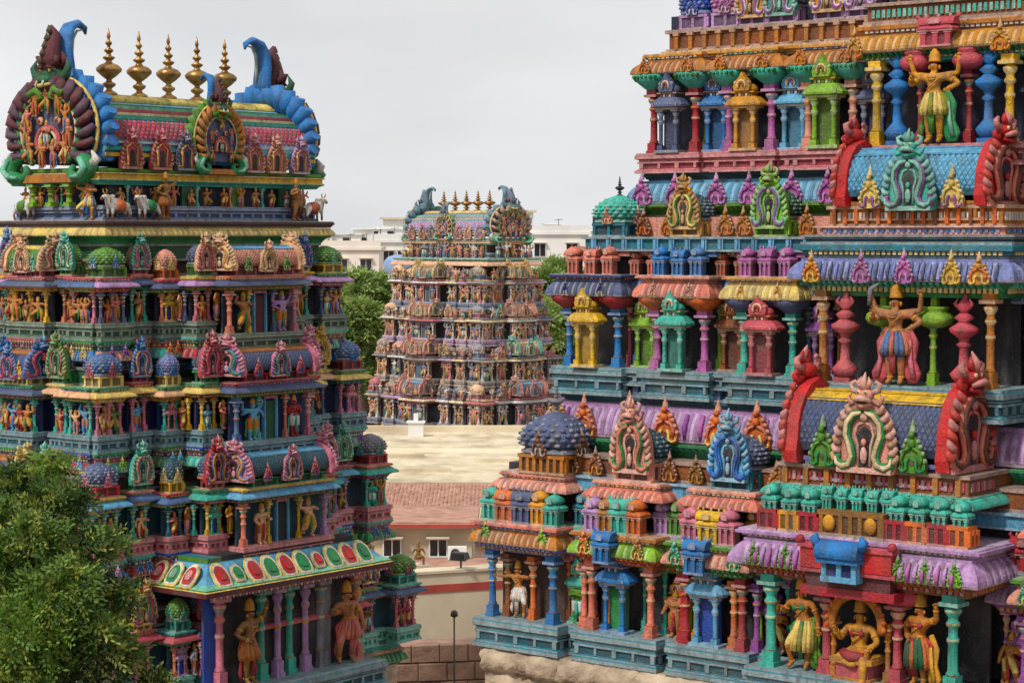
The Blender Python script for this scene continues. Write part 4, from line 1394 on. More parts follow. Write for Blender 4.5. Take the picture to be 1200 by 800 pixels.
    brackets(t, 2 * hw + .2, .12, .2, .12, F.p(UC, 1.68, 11.82), 0, 'ochre', 1.0)
    course('cornice', t, 2 * hw + .1, 2.0, 'kapota', .34, .48, F.p(UC, 1.66, 11.94), 0, 'lilac')
    for i in range(30):
        u = UC - hw + .1 + i * (2 * hw - .2) / 29
        if abs(u - UC) < .95:
            continue
        link('petal', lib('petal', lambda: MB().tube([(0, 0, 0), (0, -.02, .16), (0, .1, .33)], [.035, .05, .02], 5)), t, F.p(u, 2.02, 11.98), 0, 1, 'orchid' if i % 2 else 'lilac')
    # red and blue fronton in the middle of the eave
    mb = MB()
    mb.box(-.95, .95, -.30, .3, 0, .16, T('crimson')).box(-.85, .85, -.26, .3, .16, .42, T('maroon')).box(-.98, .98, -.34, .3, .42, .5, T('rose'))
    for s in (-1, 1):
        mb.box(s * .62 - .3, s * .62 + .3, -.36, .3, .5, .86, T('red'))
        mb.box(s * .62 - .34, s * .62 + .34, -.40, .3, .86, .93, T('rose'))
        mb.ball((s * .93, -.34, .98), (.09, .09, .1), 7, 5, T('crimson'))
    link('fronton', mb.mesh('fronton'), t, F.p(UC, 1.72, 11.56), 0, 1, 'crimson')
    mb = MB()
    mb.box(-.36, .36, -.1, .2, 0, .1, T('sky')).box(-.3, .3, -.04, .2, .1, .34, T('navy'))
    for x in (-.3, 0, .3):
        mb.box(x - .05, x + .05, -.08, .1, .1, .34, T('sky'))
    mb.box(-.42, .42, -.16, .2, .34, .42, T('blue'))
    mb.merge(m_barrel(.86, .26, .34, 'sky', 10, False), (0, .05, .40), 0, 1, T('blue'))
    for s in (-1, 1):
        mb.tube([(s * .43, -.05, .62), (s * .5, -.08, .76), (s * .44, -.08, .86)], [.1, .09, .02], 7, T('blue'))
    link('blue_fronton', mb.mesh('blue_fronton'), t, F.p(UC - .05, 2.14, 11.86), 0, 1, 'blue')
    for u in (-1.95, -1.3, 1.0, 1.55, 2.1):
        antefix(t, F, UC + u, 2.0, 11.96, .5, 'leaf', 'lime', 'lime')
    course('ledge', t, 2 * hw + .16, 2.0, 'ledge', .24, .18, F.p(UC, 1.6, 12.42), 0, 'lilac')
    # turquoise shrine row with red and yellow bodies
    for u, c in ((-1.85, 'crimson'), (-1.42, 'gold'), (-1.0, 'crimson'), (.78, 'crimson'), (1.18, 'orange'), (1.6, 'crimson'), (2.0, 'orange')):
        link('shrine_body', lib('shrine_body', lambda: m_neck(.4, .36, .38, 3)), t, F.p(UC + u, 1.55, 12.6), 0, 1, c)
        mini(t, F, UC + u, 1.52, 12.78, .68, 'turq', 'dome', wide=.66)
    link('lattice_panel', lib('lattice_panel', lambda: m_neck(1.35, .5, .46, 7, 'dbrown')), t, F.p(UC - .1, 1.5, 12.6), 0, 1, 'bronze')
    for s in (-1, 1):
        link('boss', lib('boss', lambda: MB().ball((0, 0, 0), (.13, .06, .15), 9, 6)), t, F.p(UC - .1 + s * .42, 1.76, 12.84), 0, 1, 'gold')
    for i in range(5):
        mini(t, F, UC - .1 + (i - 2) * .31, 1.42, 12.98, .52, 'turq', 'barrel', wide=.62)
    course('roof_band', t, 2 * hw - .4, 1.8, 'kapota', .22, .2, F.p(UC, 1.25, 13.22), 0, 'turq')
    course('lattice', t, 2 * hw - .55, 1.7, 'fascia', .1, .42, F.p(UC, 1.12, 13.38), 0, 'brown')
    for i in range(9):
        u = UC + (i - 4) * .44
        link('pilaster', lib('lat_post', lambda: MB().box(-.05, .05, -.06, .05, 0, .3)), t, F.p(u, 1.2, 13.43), 0, 1, 'ochre')
        antefix(t, F, u, 1.42, 13.2, .3, 'turq', 'mint')
    shrine(TR, F, 'sala', UC, .62, 13.52, 3.35, 1.95, 'lavender', 'slate', 'salmon', d=1.28, c2='green', c3='cream', crest='red', small='leaf', c_ridge='yellow')

    # ---------------- tier 2
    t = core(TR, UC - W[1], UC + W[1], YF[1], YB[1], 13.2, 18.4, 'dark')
    F = Face(0, YF[1], 0)
    course('frieze', t, 2 * W[1] + .3, 4, 'plain', .02, .3, (UC, YF[1] - .85, 13.25), 0, 'dgreen')
    course('eave_band', t, 2 * W[1] + .3, 4, 'flare', .28, .3, (UC, YF[1] - .82, 13.5), 0, 'green')
    brackets(t, 2 * W[1] + .3, .14, .2, .16, (UC, YF[1] - .84, 13.6), 0, 'turq')
    course('cornice', t, 2 * W[1] + .45, 4, 'kapota', .36, .72, (UC, YF[1] - .72, 13.8), 0, 'lilac')
    for i in range(44):
        u = UC - W[1] + .1 + i * (2 * W[1] - .2) / 43
        if abs(u - UC) < 2.2:
            continue
        if i % 4 in (0, 1):
            link('petal', lib('petal2', lambda: MB().tube([(0, 0, 0), (0, -.03, .25), (0, .12, .5)], [.05, .07, .03], 5)), t, (u, YF[1] - 1.06, 13.9), 0, 1, ['purple', 'orchid'][i % 4])
    for u in (-8.12, -7.4, -6.25, -5.35, -4.1, -3.2):
        for v in mirror(u):
            antefix(t, F, v, 1.14, 13.8, 1.0, 'orange' if u != -8.12 else 'gold', 'straw', 'coral')
    course('ledge', t, 2 * W[1] + .1, 4, 'ledge', .14, .2, (UC, YF[1] - .7, 14.5), 0, 'dteal')
    course('wall_band', t, 2 * W[1] + .1, 4, 'plain', .0, .3, (UC, YF[1] - .62, 14.66), 0, 'dnavy')
    course('plinth', t, 2 * W[1] + .05, 4, 'plinth', .16, .36, (UC, YF[1] - .66, 14.9), 0, 'teal')
    for i in range(24):
        u = UC - W[1] + .3 + i * .67
        link('pilaster', lib('t2post', lambda: MB().box(-.07, .07, -.05, .05, 0, .34).box(-.1, .1, -.07, .05, .3, .36, LITE)), t, (u, YF[1] - .66, 14.64), 0, 1, 'steel')
    z0, zc = 15.25, 16.48
    def mid_bay(u, w, out, colc, eave, band, cap):
        course('plinth', t, w + .1, out + .2, 'plinth', .14, .58, F.p(u, out, z0 - .576), 0, 'teal')
        for s in (-1, 1):
            column(t, F, u + s * (w / 2 - .12), out - .16, z0, zc - z0, colc, 0, wide=1.15)
            link('capital', lib('bell_capital', lambda: MB().lathe([(.12, 0), (.2, .05), (.38, .2), (.42, .28), (.42, .36)], 12, sq=1.6)), t, F.p(u + s * (w / 2 - .12), out - .14, zc - .02), 0, (.8, .8, .8), cap)
        course('architrave', t, w - .1, out + .2, 'flare', .12, .14, F.p(u, out - .1, zc + .1), 0, cap)
        brackets(t, w, .1, .16, .11, F.p(u, out - .02, zc + .14), 0, cap, .6)
        course('cornice', t, w + .06, out + .2, 'kapota', .22, .34, F.p(u, out, zc + .24), 0, eave)
        course('band', t, w + .05, out + .2, 'ledge', .18, .12, F.p(u, out, zc + .58), 0, band)
        for s in (-1, 1):
            antefix(t, F, u + s * w * .3, out + .2, zc + .24, .36, band, 'straw')
    for u, w, cc, e, b, cp, rc in ((-7.5, 1.5, 'blue', 'slate', 'navy', 'crimson', 'coral'), (-5.3, 1.4, 'orchid', 'coral', 'salmon', 'orange', 'blue'), (-3.22, 1.35, 'turq', 'straw', 'gold', 'slate', 'orchid')):
        for v in mirror(u):
            mid_bay(v, w, .85, cc, e, b, cp)
            for q in (-.45, 0, .45):
                mini(t, F, v + q, .72, 17.16, .62, rc, 'dome' if q else 'barrel', wide=.72)
            course('roof_band', t, w - .1, .9, 'kapota', .16, .2, F.p(v, .46, 17.55), 0, rc)
    for u, c, rc in ((-6.38, 'lime', 'coral'), (-4.25, 'brown', 'terracotta'), (-2.15, 'purple', 'terracotta')):
        for v in mirror(u):
            pavilion(t, F, v, .35, z0, 1.5, c, wide=.95)
            course('cornice', t, .8, .5, 'kapota', .2, .34, F.p(v, .36, 16.74), 0, 'steel')
            for q in (-.22, .22):
                mini(t, F, v + q, .4, 17.16, .52, rc, 'dome', wide=.7)
            course('roof_band', t, .8, .5, 'ledge', .1, .16, F.p(v, .3, 17.56), 0, rc)
    for u, c in ((-7.5, 'yellow'), (-5.3, 'turq'), (-3.22, 'rose')):
        for v in mirror(u):
            pavilion(t, F, v, .92, z0, 1.62, c, wide=.95)
    for u in (-6.9, -6.72, -6.02, -4.66, -3.86, -2.58, -1.9):
        for v in mirror(u):
            column(t, F, v, .22, z0, 1.46, rnd.choice(['turq', 'orchid', 'rose', 'steel', 'lime', 'gold']), rnd.randrange(3), wide=.6)
    # centre of tier 2
    hw = 1.98
    course('plinth', t, 2 * hw, 2.0, 'plinth', .16, .6, F.p(UC, 1.55, z0 - .602), 0, 'teal')
    for s in (-1, 1):
        column(t, F, UC + s * 1.72, 1.38, z0, 1.72, 'ochre', 1, wide=.85)
        link('baluster', lib('baluster', m_baluster), t, F.p(UC + s * 1.22, 1.42, z0), 0, (1.55, 1.4, 1.72), 'rose')
        column(t, F, UC + s * .5, 1.22, z0, 1.3, 'lime', 0, wide=.9)
        link('capital', lib('lobed_capital', lambda: MB()), t, F.p(UC + s * .52, 1.2, z0 + 1.05), 0, (.7, .6, .75), 'lime')
        link('niche_post', lib('niche_post', lambda: MB().box(-.06, .06, -.06, .06, 0, .5).box(-.2, .2, -.1, .1, .42, .5)), t, F.p(UC + s * .52, 1.2, z0 + 1.3), 0, 1, 'lime')
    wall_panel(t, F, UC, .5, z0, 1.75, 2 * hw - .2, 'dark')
    course('architrave', t, 2 * hw - .1, 1.8, 'flare', .22, .3, F.p(UC, 1.36, 16.86), 0, 'green')
    brackets(t, 2 * hw + .1, .14, .2, .13, F.p(UC, 1.44, 17.0), 0, 'turq', .9)
    course('cornice', t, 2 * hw + .1, 1.8, 'kapota', .3, .42, F.p(UC, 1.42, 17.14), 0, 'lavender')
    for i in range(34):
        u = UC - hw + i * 2 * hw / 33
        link('petal', lib('petal', lambda: MB()), t, F.p(u, 1.72, 17.17), 0, (.8, .8, 1.0), 'slate' if i % 2 else 'lavender')
    for u, c in ((-1.75, 'gold'), (-.72, 'orchid'), (.16, 'orchid'), (1.12, 'yellow'), (1.66, 'gold')):
        antefix(t, F, UC + u, 1.76, 17.1, .66, c, 'straw' if c != 'orchid' else 'lilac', 'orange' if c == 'gold' else None)
    course('ledge', t, 2 * hw + .05, 1.8, 'ledge', .2, .3, F.p(UC, 1.34, 17.56), 0, 'teal')
    course('ledge', t, 2 * hw + .2, 1.8, 'plinth', .1, .16, F.p(UC, 1.34, 17.84), 0, 'dteal')
    # ledge under the hara of tier 2
    course('ledge', t, 2 * W[1] - .7, 4, 'fascia', .14, .3, (UC, YF[1] - .55, 17.66), 0, 'teal')
    for i in range(40):
        u = UC - W[1] + .5 + i * (2 * W[1] - 1.0) / 39
        if abs(u - UC) > 2.1:
            link('pilaster', lib('t2small', lambda: MB().box(-.035, .035, -.05, .05, 0, .2).box(.06, .09, -.05, .05, 0, .2)), t, (u, YF[1] - .63, 17.7), 0, 1, 'sky')
    for v in mirror(-7.25):
        shrine(TR, F, 'kuta', v, .12, 17.96, .95, 1.0, 'teal', 'turq', 'coral', d=.9, fin='dark')
    for v in mirror(-5.35):
        shrine(TR, F, 'kudu', v, .2, 17.96, .82, 1.12, 'gold', 'dteal', 'gold', c2='green', c3='straw')
    for v in mirror(-3.3):
        shrine(TR, F, 'kudu', v, .2, 17.96, .86, 1.2, 'lime', 'dgreen', 'lime', c2='mint', c3='purple')
    course('frieze', t, 2 * W[1] - 1.6, 3, 'plain', .03, .4, (UC, YF[1] - .1, 17.96), 0, 'salmon')
    for u in (-6.55, -5.95, -4.55, -4.1, -2.65):
        for v in mirror(u):
            antefix(t, F, v, .22, 17.98, .62, 'ochre' if u > -6.2 else 'brown', 'orange')
    course('lattice', t, 2 * hw - .3, 1.6, 'fascia', .14, .18, F.p(UC, 1.16, 17.98), 0, 'salmon')
    course('lattice', t, 2 * hw - .5, 1.5, 'fascia', .1, .4, F.p(UC, 1.02, 18.14), 0, 'ochre')
    for i in range(15):
        link('pilaster', lib('lat_post2', lambda: MB().box(-.035, .035, -.06, .05, 0, .28)), t, F.p(UC + (i - 7) * .235, 1.09, 18.2), 0, 1, 'orange' if i % 3 else 'brown')
    shrine(TR, F, 'sala', UC + .02, .58, 18.26, 3.1, 1.62, 'ochre', 'sky', 'turq', d=1.2, c2='purple', c3='mint', crest='red', small='straw', c_ridge='sky')

    # ---------------- tier 3
    t = core(TR, UC - W[2], UC + W[2], YF[2], YB[2], 18.2, 22.6, 'dnavy')
    F = Face(0, YF[2], 0)
    course('eave_band', t, 2 * W[2] + .1, 4, 'flare', .26, .3, (UC, YF[2] - .8, 18.34), 0, 'leaf')
    brackets(t, 2 * W[2] + .1, .14, .2, .15, (UC, YF[2] - .82, 18.46), 0, 'lime')
    course('cornice', t, 2 * W[2] + .3, 4, 'kapota', .3, .5, (UC, YF[2] - .72, 18.62), 0, 'sky')
    course('ledge', t, 2 * W[2] + .1, 4, 'ledge', .14, .16, (UC, YF[2] - .64, 19.12), 0, 'dteal')
    for u in (-6.8, -5.98, -4.95, -4.15, -3.15, -2.35):
        for v in mirror(u):
            antefix(t, F, v, 1.05, 18.6, .74, 'orchid', 'lilac', 'purple')
    course('plinth', t, 2 * W[2], 4, 'plinth', .16, .4, (UC, YF[2] - .7, 19.29), 0, 'rose')
    z0, zc = 19.69, 21.02
    for u, w, cc, pc, st in ((-6.22, 1.25, 'crimson', 'slate', 0), (-4.36, 1.2, 'orchid', 'gold', 0), (-2.5, 1.2, 'salmon', 'lime', 0)):
        for v in mirror(u):
            course('plinth', t, w + .1, 1.2, 'plinth', .14, .42, F.p(v, .86, z0 - .416), 0, 'rose')
            for s in (-1, 1):
                column(t, F, v + s * (w / 2 - .1), .7, z0, zc - z0, cc, st, wide=1.1)
                link('capital', lib('bell_capital', lambda: MB()), t, F.p(v + s * (w / 2 - .1), .72, zc - .02), 0, (.85, .85, .9), 'turq')
                brackets(t, .62, .12, .12, .1, F.p(v + s * (w / 2 - .1), .98, zc + .16), 0, 'green')
                antefix(t, F, v + s * (w / 2 - .1), 1.06, zc + .3, .46, 'ochre', 'gold', 'orange')
            pavilion(t, F, v, .86, z0, 1.62 if pc != 'lime' else 1.82, pc, wide=.95)
            course('architrave', t, w, .9, 'flare', .14, .16, F.p(v, .6, zc + .14), 0, 'green')
            course('cornice', t, w + .1, 1.0, 'kapota', .28, .3, F.p(v, .7, zc + .3), 0, 'ochre')
            course('band', t, w, 1.0, 'ledge', .12, .14, F.p(v, .7, zc + .6), 0, 'gold')
    for u, c in ((-5.28, 'blue'), (-3.42, 'sky'), (-1.62, 'slate')):
        for v in mirror(u):
            pavilion(t, F, v, .5, z0, 1.62, c, wide=1.02)
            course('cornice', t, .7, .6, 'kapota', .2, .3, F.p(v, .3, zc + .34), 0, 'ochre')
    for u in (-6.35 + .62, -4.9 - .05, -3.82, -3.05, -1.98, -1.3):
        for v in mirror(u):
            column(t, F, v, .26, z0, 1.44, rnd.choice(['turq', 'orchid', 'rose', 'steel', 'lime', 'gold']), rnd.randrange(3), wide=.6)
    course('ledge', t, 2 * W[2] - .5, 3, 'ledge', .16, .2, (UC, YF[2] - .42, 21.62), 0, 'gold')
    course('frieze', t, 2 * W[2] - .7, 3, 'fascia', .14, .46, (UC, YF[2] - .4, 21.8), 0, 'brown')
    for i in range(38):
        u = UC - W[2] + .5 + i * (2 * W[2] - 1.0) / 37
        link('pilaster', lib('t3small', lambda: MB().box(-.045, .045, -.07, .05, 0, .34).box(-.07, .07, -.09, .05, .28, .36, LITE)), t, (u, YF[2] - .48, 21.85), 0, 1, 'ochre')
    hw = 1.62
    course('plinth', t, 2 * hw, 1.8, 'plinth', .16, .42, F.p(UC, 1.3, z0 - .418), 0, 'rose')
    wall_panel(t, F, UC, .5, z0, 1.6, 2 * hw, 'dnavy')
    for s in (-1, 1):
        column(t, F, UC + s * 1.38, 1.12, z0, 1.62, 'yellow', 1, wide=.95)
        link('baluster', lib('baluster', m_baluster), t, F.p(UC + s * .95, 1.1, z0), 0, (1.5, 1.4, 1.85), 'blue')
        column(t, F, UC + s * .5, 1.0, z0, 1.4, 'crimson', 0, wide=.85)
        link('capital', lib('lobed_capital', lambda: MB()), t, F.p(UC + s * .55, 1.1, z0 + 1.38), 0, (.62, .6, .75), 'rose')
    course('architrave', t, 2 * hw + .1, 1.6, 'flare', .16, .2, F.p(UC, 1.0, 21.28), 0, 'turq')
    brackets(t, 2 * hw + .2, .12, .16, .12, F.p(UC, 1.1, 21.36), 0, 'green', .8)
    course('cornice', t, 2 * hw + .1, 1.6, 'kapota', .26, .34, F.p(UC, 1.06, 21.46), 0, 'gold')
    for i in range(26):
        link('eave_knob', lib('knob', lambda: MB()), t, F.p(UC - hw + i * 2 * hw / 25, 1.3, 21.52), 0, .14, 'ochre' if i % 2 else 'straw')
    for u in (-1.75, 1.3):
        antefix(t, F, UC + u, 1.34, 21.36, .62, 'gold', 'orange')
    mini(t, F, UC, 1.3, 21.5, .62, 'rose', 'barrel', wide=1.7)
    course('ledge', t, 2 * hw + .1, 1.5, 'ledge', .16, .22, F.p(UC, 1.0, 21.8), 0, 'ochre')
    course('ledge', t, 2 * hw - .1, 1.4, 'fascia', .16, .4, F.p(UC, .95, 22.02), 0, 'brown')
    for i, (u, c, kind) in enumerate(((-6.0, 'royal', 'kuta'), (-5.2, 'orchid', 'kuta'), (-4.55, 'gold', 'kudu'), (-3.85, 'turq', 'kudu'), (-2.75, 'gold', 'kudu'), (-2.0, 'lilac', 'kudu'))):
        for v in mirror(u):
            shrine(TR, F, kind, v, .1, 22.26, .78, 1.1, 'lilac', c if kind == 'kuta' else 'slate', c, c2='white', c3='purple')
    shrine(TR, F, 'sala', UC, .45, 22.4, 2.6, 1.5, 'ochre', 'rose', 'gold', d=1.1, crest='red', small='turq')

    # ---------------- tier 4 and the crown, above the picture
    t = core(TR, UC - W[3], UC + W[3], YF[3], YB[3], 22.2, 26.0, 'dnavy')
    F = Face(0, YF[3], 0)
    course('cornice', t, 2 * W[3], 4, 'kapota', .3, .5, (UC, YF[3] - .5, 22.4), 0, 'sky')
    course('plinth', t, 2 * W[3], 4, 'plinth', .2, .5, (UC, YF[3] - .4, 23.3), 0, 'rose')
    course('cornice', t, 2 * W[3], 4, 'kapota', .4, .5, (UC, YF[3] - .3, 25.4), 0, 'ochre')
    for i in range(11):
        u = UC - W[3] + .4 + i * (2 * W[3] - .8) / 10
        column(t, F, u, .3, 23.8, 1.6, rr.choice(['blue', 'crimson', 'turq', 'yellow']), 0)
    # end face seen edge-on at the left: stacked ornaments projecting past the corner
    for k, z in enumerate((18.5, 19.4, 20.2, 21.0)):
        fs = Face(UC - W[2], YF[2] + 2.2 + k * .25, -PI / 2)
        b = rr.choice(['ochre', 'turq', 'slate', 'coral'])
        shrine(TR, fs, 'kudu', 0, .55 - k * .12, z, .7, 1.0, 'stone', 'slate', b)
right_tower()

# ------------------------------------------------------------------ statues standing in the right tower's niches (things of their own)
def statue(label, tower, lx, ly, lz, h, rot, col, pose, cloth, legs, hair='dark', crown='gold', female=False, wide=1.0, extra=None, name='statue', sashcol=None):
    parts = {}
    mb = figure(pose, cloth, legs, 2, crown, True, hair, parts, female)
    rz = tower.rotation_euler.z
    ca, sa = math.cos(rz), math.sin(rz)
    loc = (tower.location.x + lx * ca - ly * sa, tower.location.y + lx * sa + ly * ca, lz)
    st = thing(name, label, 'statue', loc, rz + rot, None, mb.mesh('statue_body'), col, (h * wide, h * wide, h))
    for k, p in parts.items():
        link(k, p.mesh(k), st, (0, 0, 0), 0, 1, crown)
    if extra:
        for k, p in extra.items():
            link(k, p.mesh(k), st, (0, 0, 0), 0, 1, sashcol or cloth)
    return st
def cape(col, col2=None, lx=.16, side=0):
    mb = MB()
    for s in ((-1, 1) if side == 0 else (side,)):
        mb.tube([(s * .10, .05, .56), (s * .16, .04, .42), (s * lx, .03, .25), (s * (lx + .05), .02, .1), (s * (lx + .06), 0, .02)], [.035, .06, .075, .09, .05], 8, T(col), .3)
        mb.tube([(s * .14, .0, .44), (s * (lx + .03), -.01, .26), (s * (lx + .07), -.02, .08)], [.02, .025, .03], 6, T(col2 or col, .8), .5)
    return mb
def pedestal():
    return MB().slab(.4, .34, -.075, -.03, tint=T('ochre')).slab(.34, .3, -.03, .13, tint=T('rose')).slab(.44, .36, .1, .15, tint=T('gold'))
FB = Face(0, 0, 0)
statue('golden four-armed guardian statue with green sash in the uppermost niche of the close tower', TR, UC - .02, 2.72, 19.69, 1.78, .05, 'gold', 'guard', 'leaf', 'straw', 'dbrown', wide=1.08, extra={'cape': cape('green', 'mint', .13, 1)})
statue('copper four-armed guardian statue in blue trousers with pink cape above a vaulted roof', TR, UC - .05, 1.38, 15.25, 1.86, .05, 'tan', 'guard', 'rose', 'steel', 'dbrown', wide=1.05, extra={
    'cape': cape('rose', 'pink', .12),
    'sword': MB().tube([(-.27, -.02, .78), (-.25, -.03, .95), (-.16, -.03, 1.0)], [.02, .03, .008], 6, T('grey'), .4)})
statue('gilded goddess statue seated beneath the golden arch of the close tower', TR, UC - .02, .12, 10.16, 1.95, 0, 'gold', 'seated', 'crimson', 'ochre', 'purple', wide=1.0, female=True, extra={'seat': pedestal()})
statue('slender golden goddess statue in cream skirt standing beside a turquoise column', TR, UC - 1.22, .1, 10.06, 1.72, .1, 'ochre', 'tri', 'green', 'straw', 'dbrown', female=True, extra={'cape': cape('leaf', 'lime', .11, 1)})
statue('golden goddess statue in green skirt with one arm swung down and yellow veil', TR, UC + 1.18, .1, 10.06, 1.66, -.25, 'ochre', 'hip', 'crimson', 'dgreen', 'dbrown', female=True, wide=1.1, extra={'cape': cape('gold', 'yellow', .13, 1)})
bow = MB().tube([(-.43, -.08, .52), (-.46, -.08, .6), (-.40, -.08, .72), (-.46, -.08, .84), (-.43, -.08, .93)], .012, 6, T('brown')).tube([(-.43, -.08, .52), (-.36, -.08, .72), (-.43, -.08, .93)], .004, 4, T('straw'))
statue('small archer statue in white dhoti drawing a bow in the corner bay', TR, -8.42, .95, 10.06, 1.2, .15, 'skin', 'archer', 'white', 'white', 'dark', extra={'bow': bow})

# ------------------------------------------------------------------ left tower
TL = thing('temple_tower', 'left temple tower with gilded roof pots, ribbed horseshoe gables and crowded painted figures', 'temple tower',
           (-6.84, 60.0, 0), R(51), 'painted temple gate towers')
def left_tower():
    rr = random.Random(21)
    YC = 4.2
    W = [6.05, 5.4, 4.8, 4.35]
    YF = [.75, 1.35, 1.85, 2.2]
    DO = [1.4, 2.05, 2.1, 2.05]
    Z = [(5.7, 6.95, 7.36, 8.45), (9.42, 10.62, 11.04, 12.15), (12.27, 13.5, 13.92, 15.02), (15.25, 16.45, 16.85, 17.85)]
    pals = [
        dict(plinth='turq', wall='dteal', cols=['pink', 'lilac', 'turq', 'coral'], figs=['skin', 'tan', 'ochre', 'bronze', 'rose', 'leaf', 'white'], bands=['rose', 'leaf', 'yellow', 'turq'], eaves=['slate', 'steel', 'rose'], roofs=['slate', 'purple', 'leaf'], accents=['straw', 'rose', 'gold', 'turq']),
        dict(plinth='rose', wall='dteal', cols=['lilac', 'turq', 'yellow', 'coral', 'teal'], figs=['skin', 'tan', 'ochre', 'coral', 'peach', 'turq', 'gold'], bands=['red', 'green', 'yellow', 'coral'], eaves=['sky', 'turq', 'steel'], roofs=['slate', 'grey', 'dteal'], accents=['rose', 'red', 'straw', 'turq', 'pink']),
        dict(plinth='teal', wall='navy', cols=['coral', 'pink', 'turq', 'steel', 'yellow'], figs=['skin', 'tan', 'coral', 'gold', 'crimson', 'peach', 'leaf', 'sky'], bands=['yellow', 'green', 'crimson', 'straw'], eaves=['straw', 'slate', 'peach'], roofs=['slate', 'leaf', 'lavender', 'steel'], accents=['pink', 'rose', 'leaf', 'yellow', 'blue']),
        dict(plinth='dgreen', wall='dnavy', cols=['pink', 'yellow', 'turq', 'coral', 'slate'], figs=['skin', 'coral', 'gold', 'tan', 'orange', 'lilac', 'peach'], bands=['yellow', 'orange', 'leaf', 'rose'], eaves=['slate', 'lilac', 'steel'], roofs=['leaf', 'slate', 'salmon', 'lilac'], accents=['straw', 'turq', 'blue', 'peach', 'leaf'])]
    core_b = link('stone_base', m_course(2 * 6.0, 7.2, 'plain', 0, 4.85).mesh('stone_base_l', M_GRANITE), TL, (0, .6, 0), 0, 1)
    for k in range(4):
        z0, zc, zk, zh = Z[k]
        hd = YC - YF[k]
        cs = pals[k]
        t = core(TL, -W[k], W[k], YF[k], 2 * YC - YF[k], (Z[k - 1][2] - .1 if k else 4.7), zk + .06, cs['wall'])
        Ff = Face(0, YF[k], 0)
        Fs = Face(-W[k], YC, -PI / 2)
        q = W[k] / 4.9
        # continuous mouldings of the recessed wall
        def ring(nm, e, prof, p, h, z, c):
            course(nm, t, 2 * (W[k] + e), 2 * (hd + e), prof, p, h, (0, YF[k] - e, z), 0, c)
        RB = .36
        ring('plinth', .10, 'plinth', .12, RB, z0 - .0, cs['plinth'])
        ring('ledge', .10, 'ledge', .12, .16, z0 - .16, rr.choice(['teal', 'green', 'royal']))
        ring('frieze', .06, 'fascia', .1, .2, z0 - .36, rr.choice(['rose', 'turq', 'crimson']))
        ring('band', .12, 'torus', .1, .1, z0 - .46, rr.choice(['yellow', 'leaf', 'salmon']))
        ring('cornice', .1, 'kapota', .2, .32, z0 - .78, ['green', 'rose', 'crimson', 'teal'][k])
        ring('band', .06, 'flare', .12, .14, z0 - .92, rr.choice(['royal', 'leaf', 'crimson']))
        ring('architrave', .04, 'flare', .12, .16, zc, rr.choice(cs['bands']))
        ring('band', .02, 'ledge', .10, .12, zc + .2, rr.choice(cs['bands']))
        ring('lattice', .0, 'fascia', .06, .5, zk, rr.choice(['dbrown', 'dgreen', 'maroon']))
        ac = [['blue', 'ochre'], ['blue', 'lilac', 'straw'], ['sky', 'lime', 'royal', 'purple'], ['orange', 'slate', 'straw', 'purple', 'orange']][k]
        for F, half in ((Ff, W[k]), (Fs, hd)) if k else ():
            frieze_row(t, F, half, .26, z0 - .76, .5, ac, rr, .34)
        dw = 3.1 * q
        # centre with the door
        generic_bay(TL, t, Ff, 0, dw, DO[k], z0, zc, zk, zh, cs, rr, 'sala', door=['dark', 'dark', 'dgreen', 'maroon'][k] if k else 'dark', hara='sala' if k else False, plinth=.45, sub=ac if k else None)
        for s in (-1, 1):
            generic_bay(TL, t, Ff, s * 1.95 * q, .62, DO[k] - .6, z0 + RB, zc, zk, zh + .12, cs, rr, 'kudu', plinth=.44, sub=ac if k else None)
            generic_bay(TL, t, Ff, s * 2.74 * q, .58, .82, z0 + RB, zc - .07, zk - .07, zh - .12, cs, rr, 'kuta', plinth=.43, sub=ac if k else None)
            generic_bay(TL, t, Ff, s * 3.58 * q, .6, .42, z0 + RB, zc + .05, zk + .05, zh + .1, cs, rr, 'kudu', plinth=.44, sub=ac if k else None)
            # corner: one block that turns the corner
            u = s * (W[k] - .1)
            generic_bay(TL, t, Ff, u, .94, .62, z0 + RB, zc, zk, zh - .05, cs, rr, 'kuta', plinth=.46, ncol=3, sub=ac if k else None)
            for (gu, go, kk) in ((2.36, .75, 'f'), (2.38, 1.05, 'c'), (1.62, DO[k] - .45, 'f'), (2.5, .95, 'f')):
                if kk == 'f':
                    fig(t, Ff, s * gu * q, go, z0 + RB, (zc - z0 - RB) * .95, rr.randrange(7), rr.choice(cs['figs']), None, 1.2, -.5 * s)
                else:
                    column(t, Ff, s * gu * q, go, z0 + RB, zc - z0 - RB, rr.choice(cs['cols']), 1)
        # end face towards the camera
        generic_bay(TL, t, Fs, 0, 1.55, .8, z0 + RB, zc, zk, zh, cs, rr, 'sala', ncol=3, plinth=.45, sub=ac if k else None)
        for s in (-1, 1):
            generic_bay(TL, t, Fs, s * (hd * .5 + .22), .56, .42, z0 + RB, zc + .05, zk + .05, zh + .1, cs, rr, 'kudu', plinth=.44, sub=ac if k else None)
            generic_bay(TL, t, Fs, s * (hd - .12), .98, .46, z0 + RB, zc, zk, zh, cs, rr, 'kuta', hara=False, plinth=.455, sub=ac if k else None)
    # blue recess between brackets and crown
    crown_roof(TL, YC - .1, 18.2, .97, 4.15, 1.85, rr, near=-1)
    # great eave with painted lotus panels over the entrance
    t = core(TL, -2.6, 2.6, -.75, 1.0, 5.2, 9.3, 'dark')
    t.name = 'porch'
    mb = MB()
    hw_, z1, z0 = 3.35, 9.2, 8.42
    pr = [(1.05, 0), (1.05, .14), (1.0, .16), (1.0, .2), (.78, .3), (.5, .52), (.3, .78), (.22, .8), (.22, .92)]
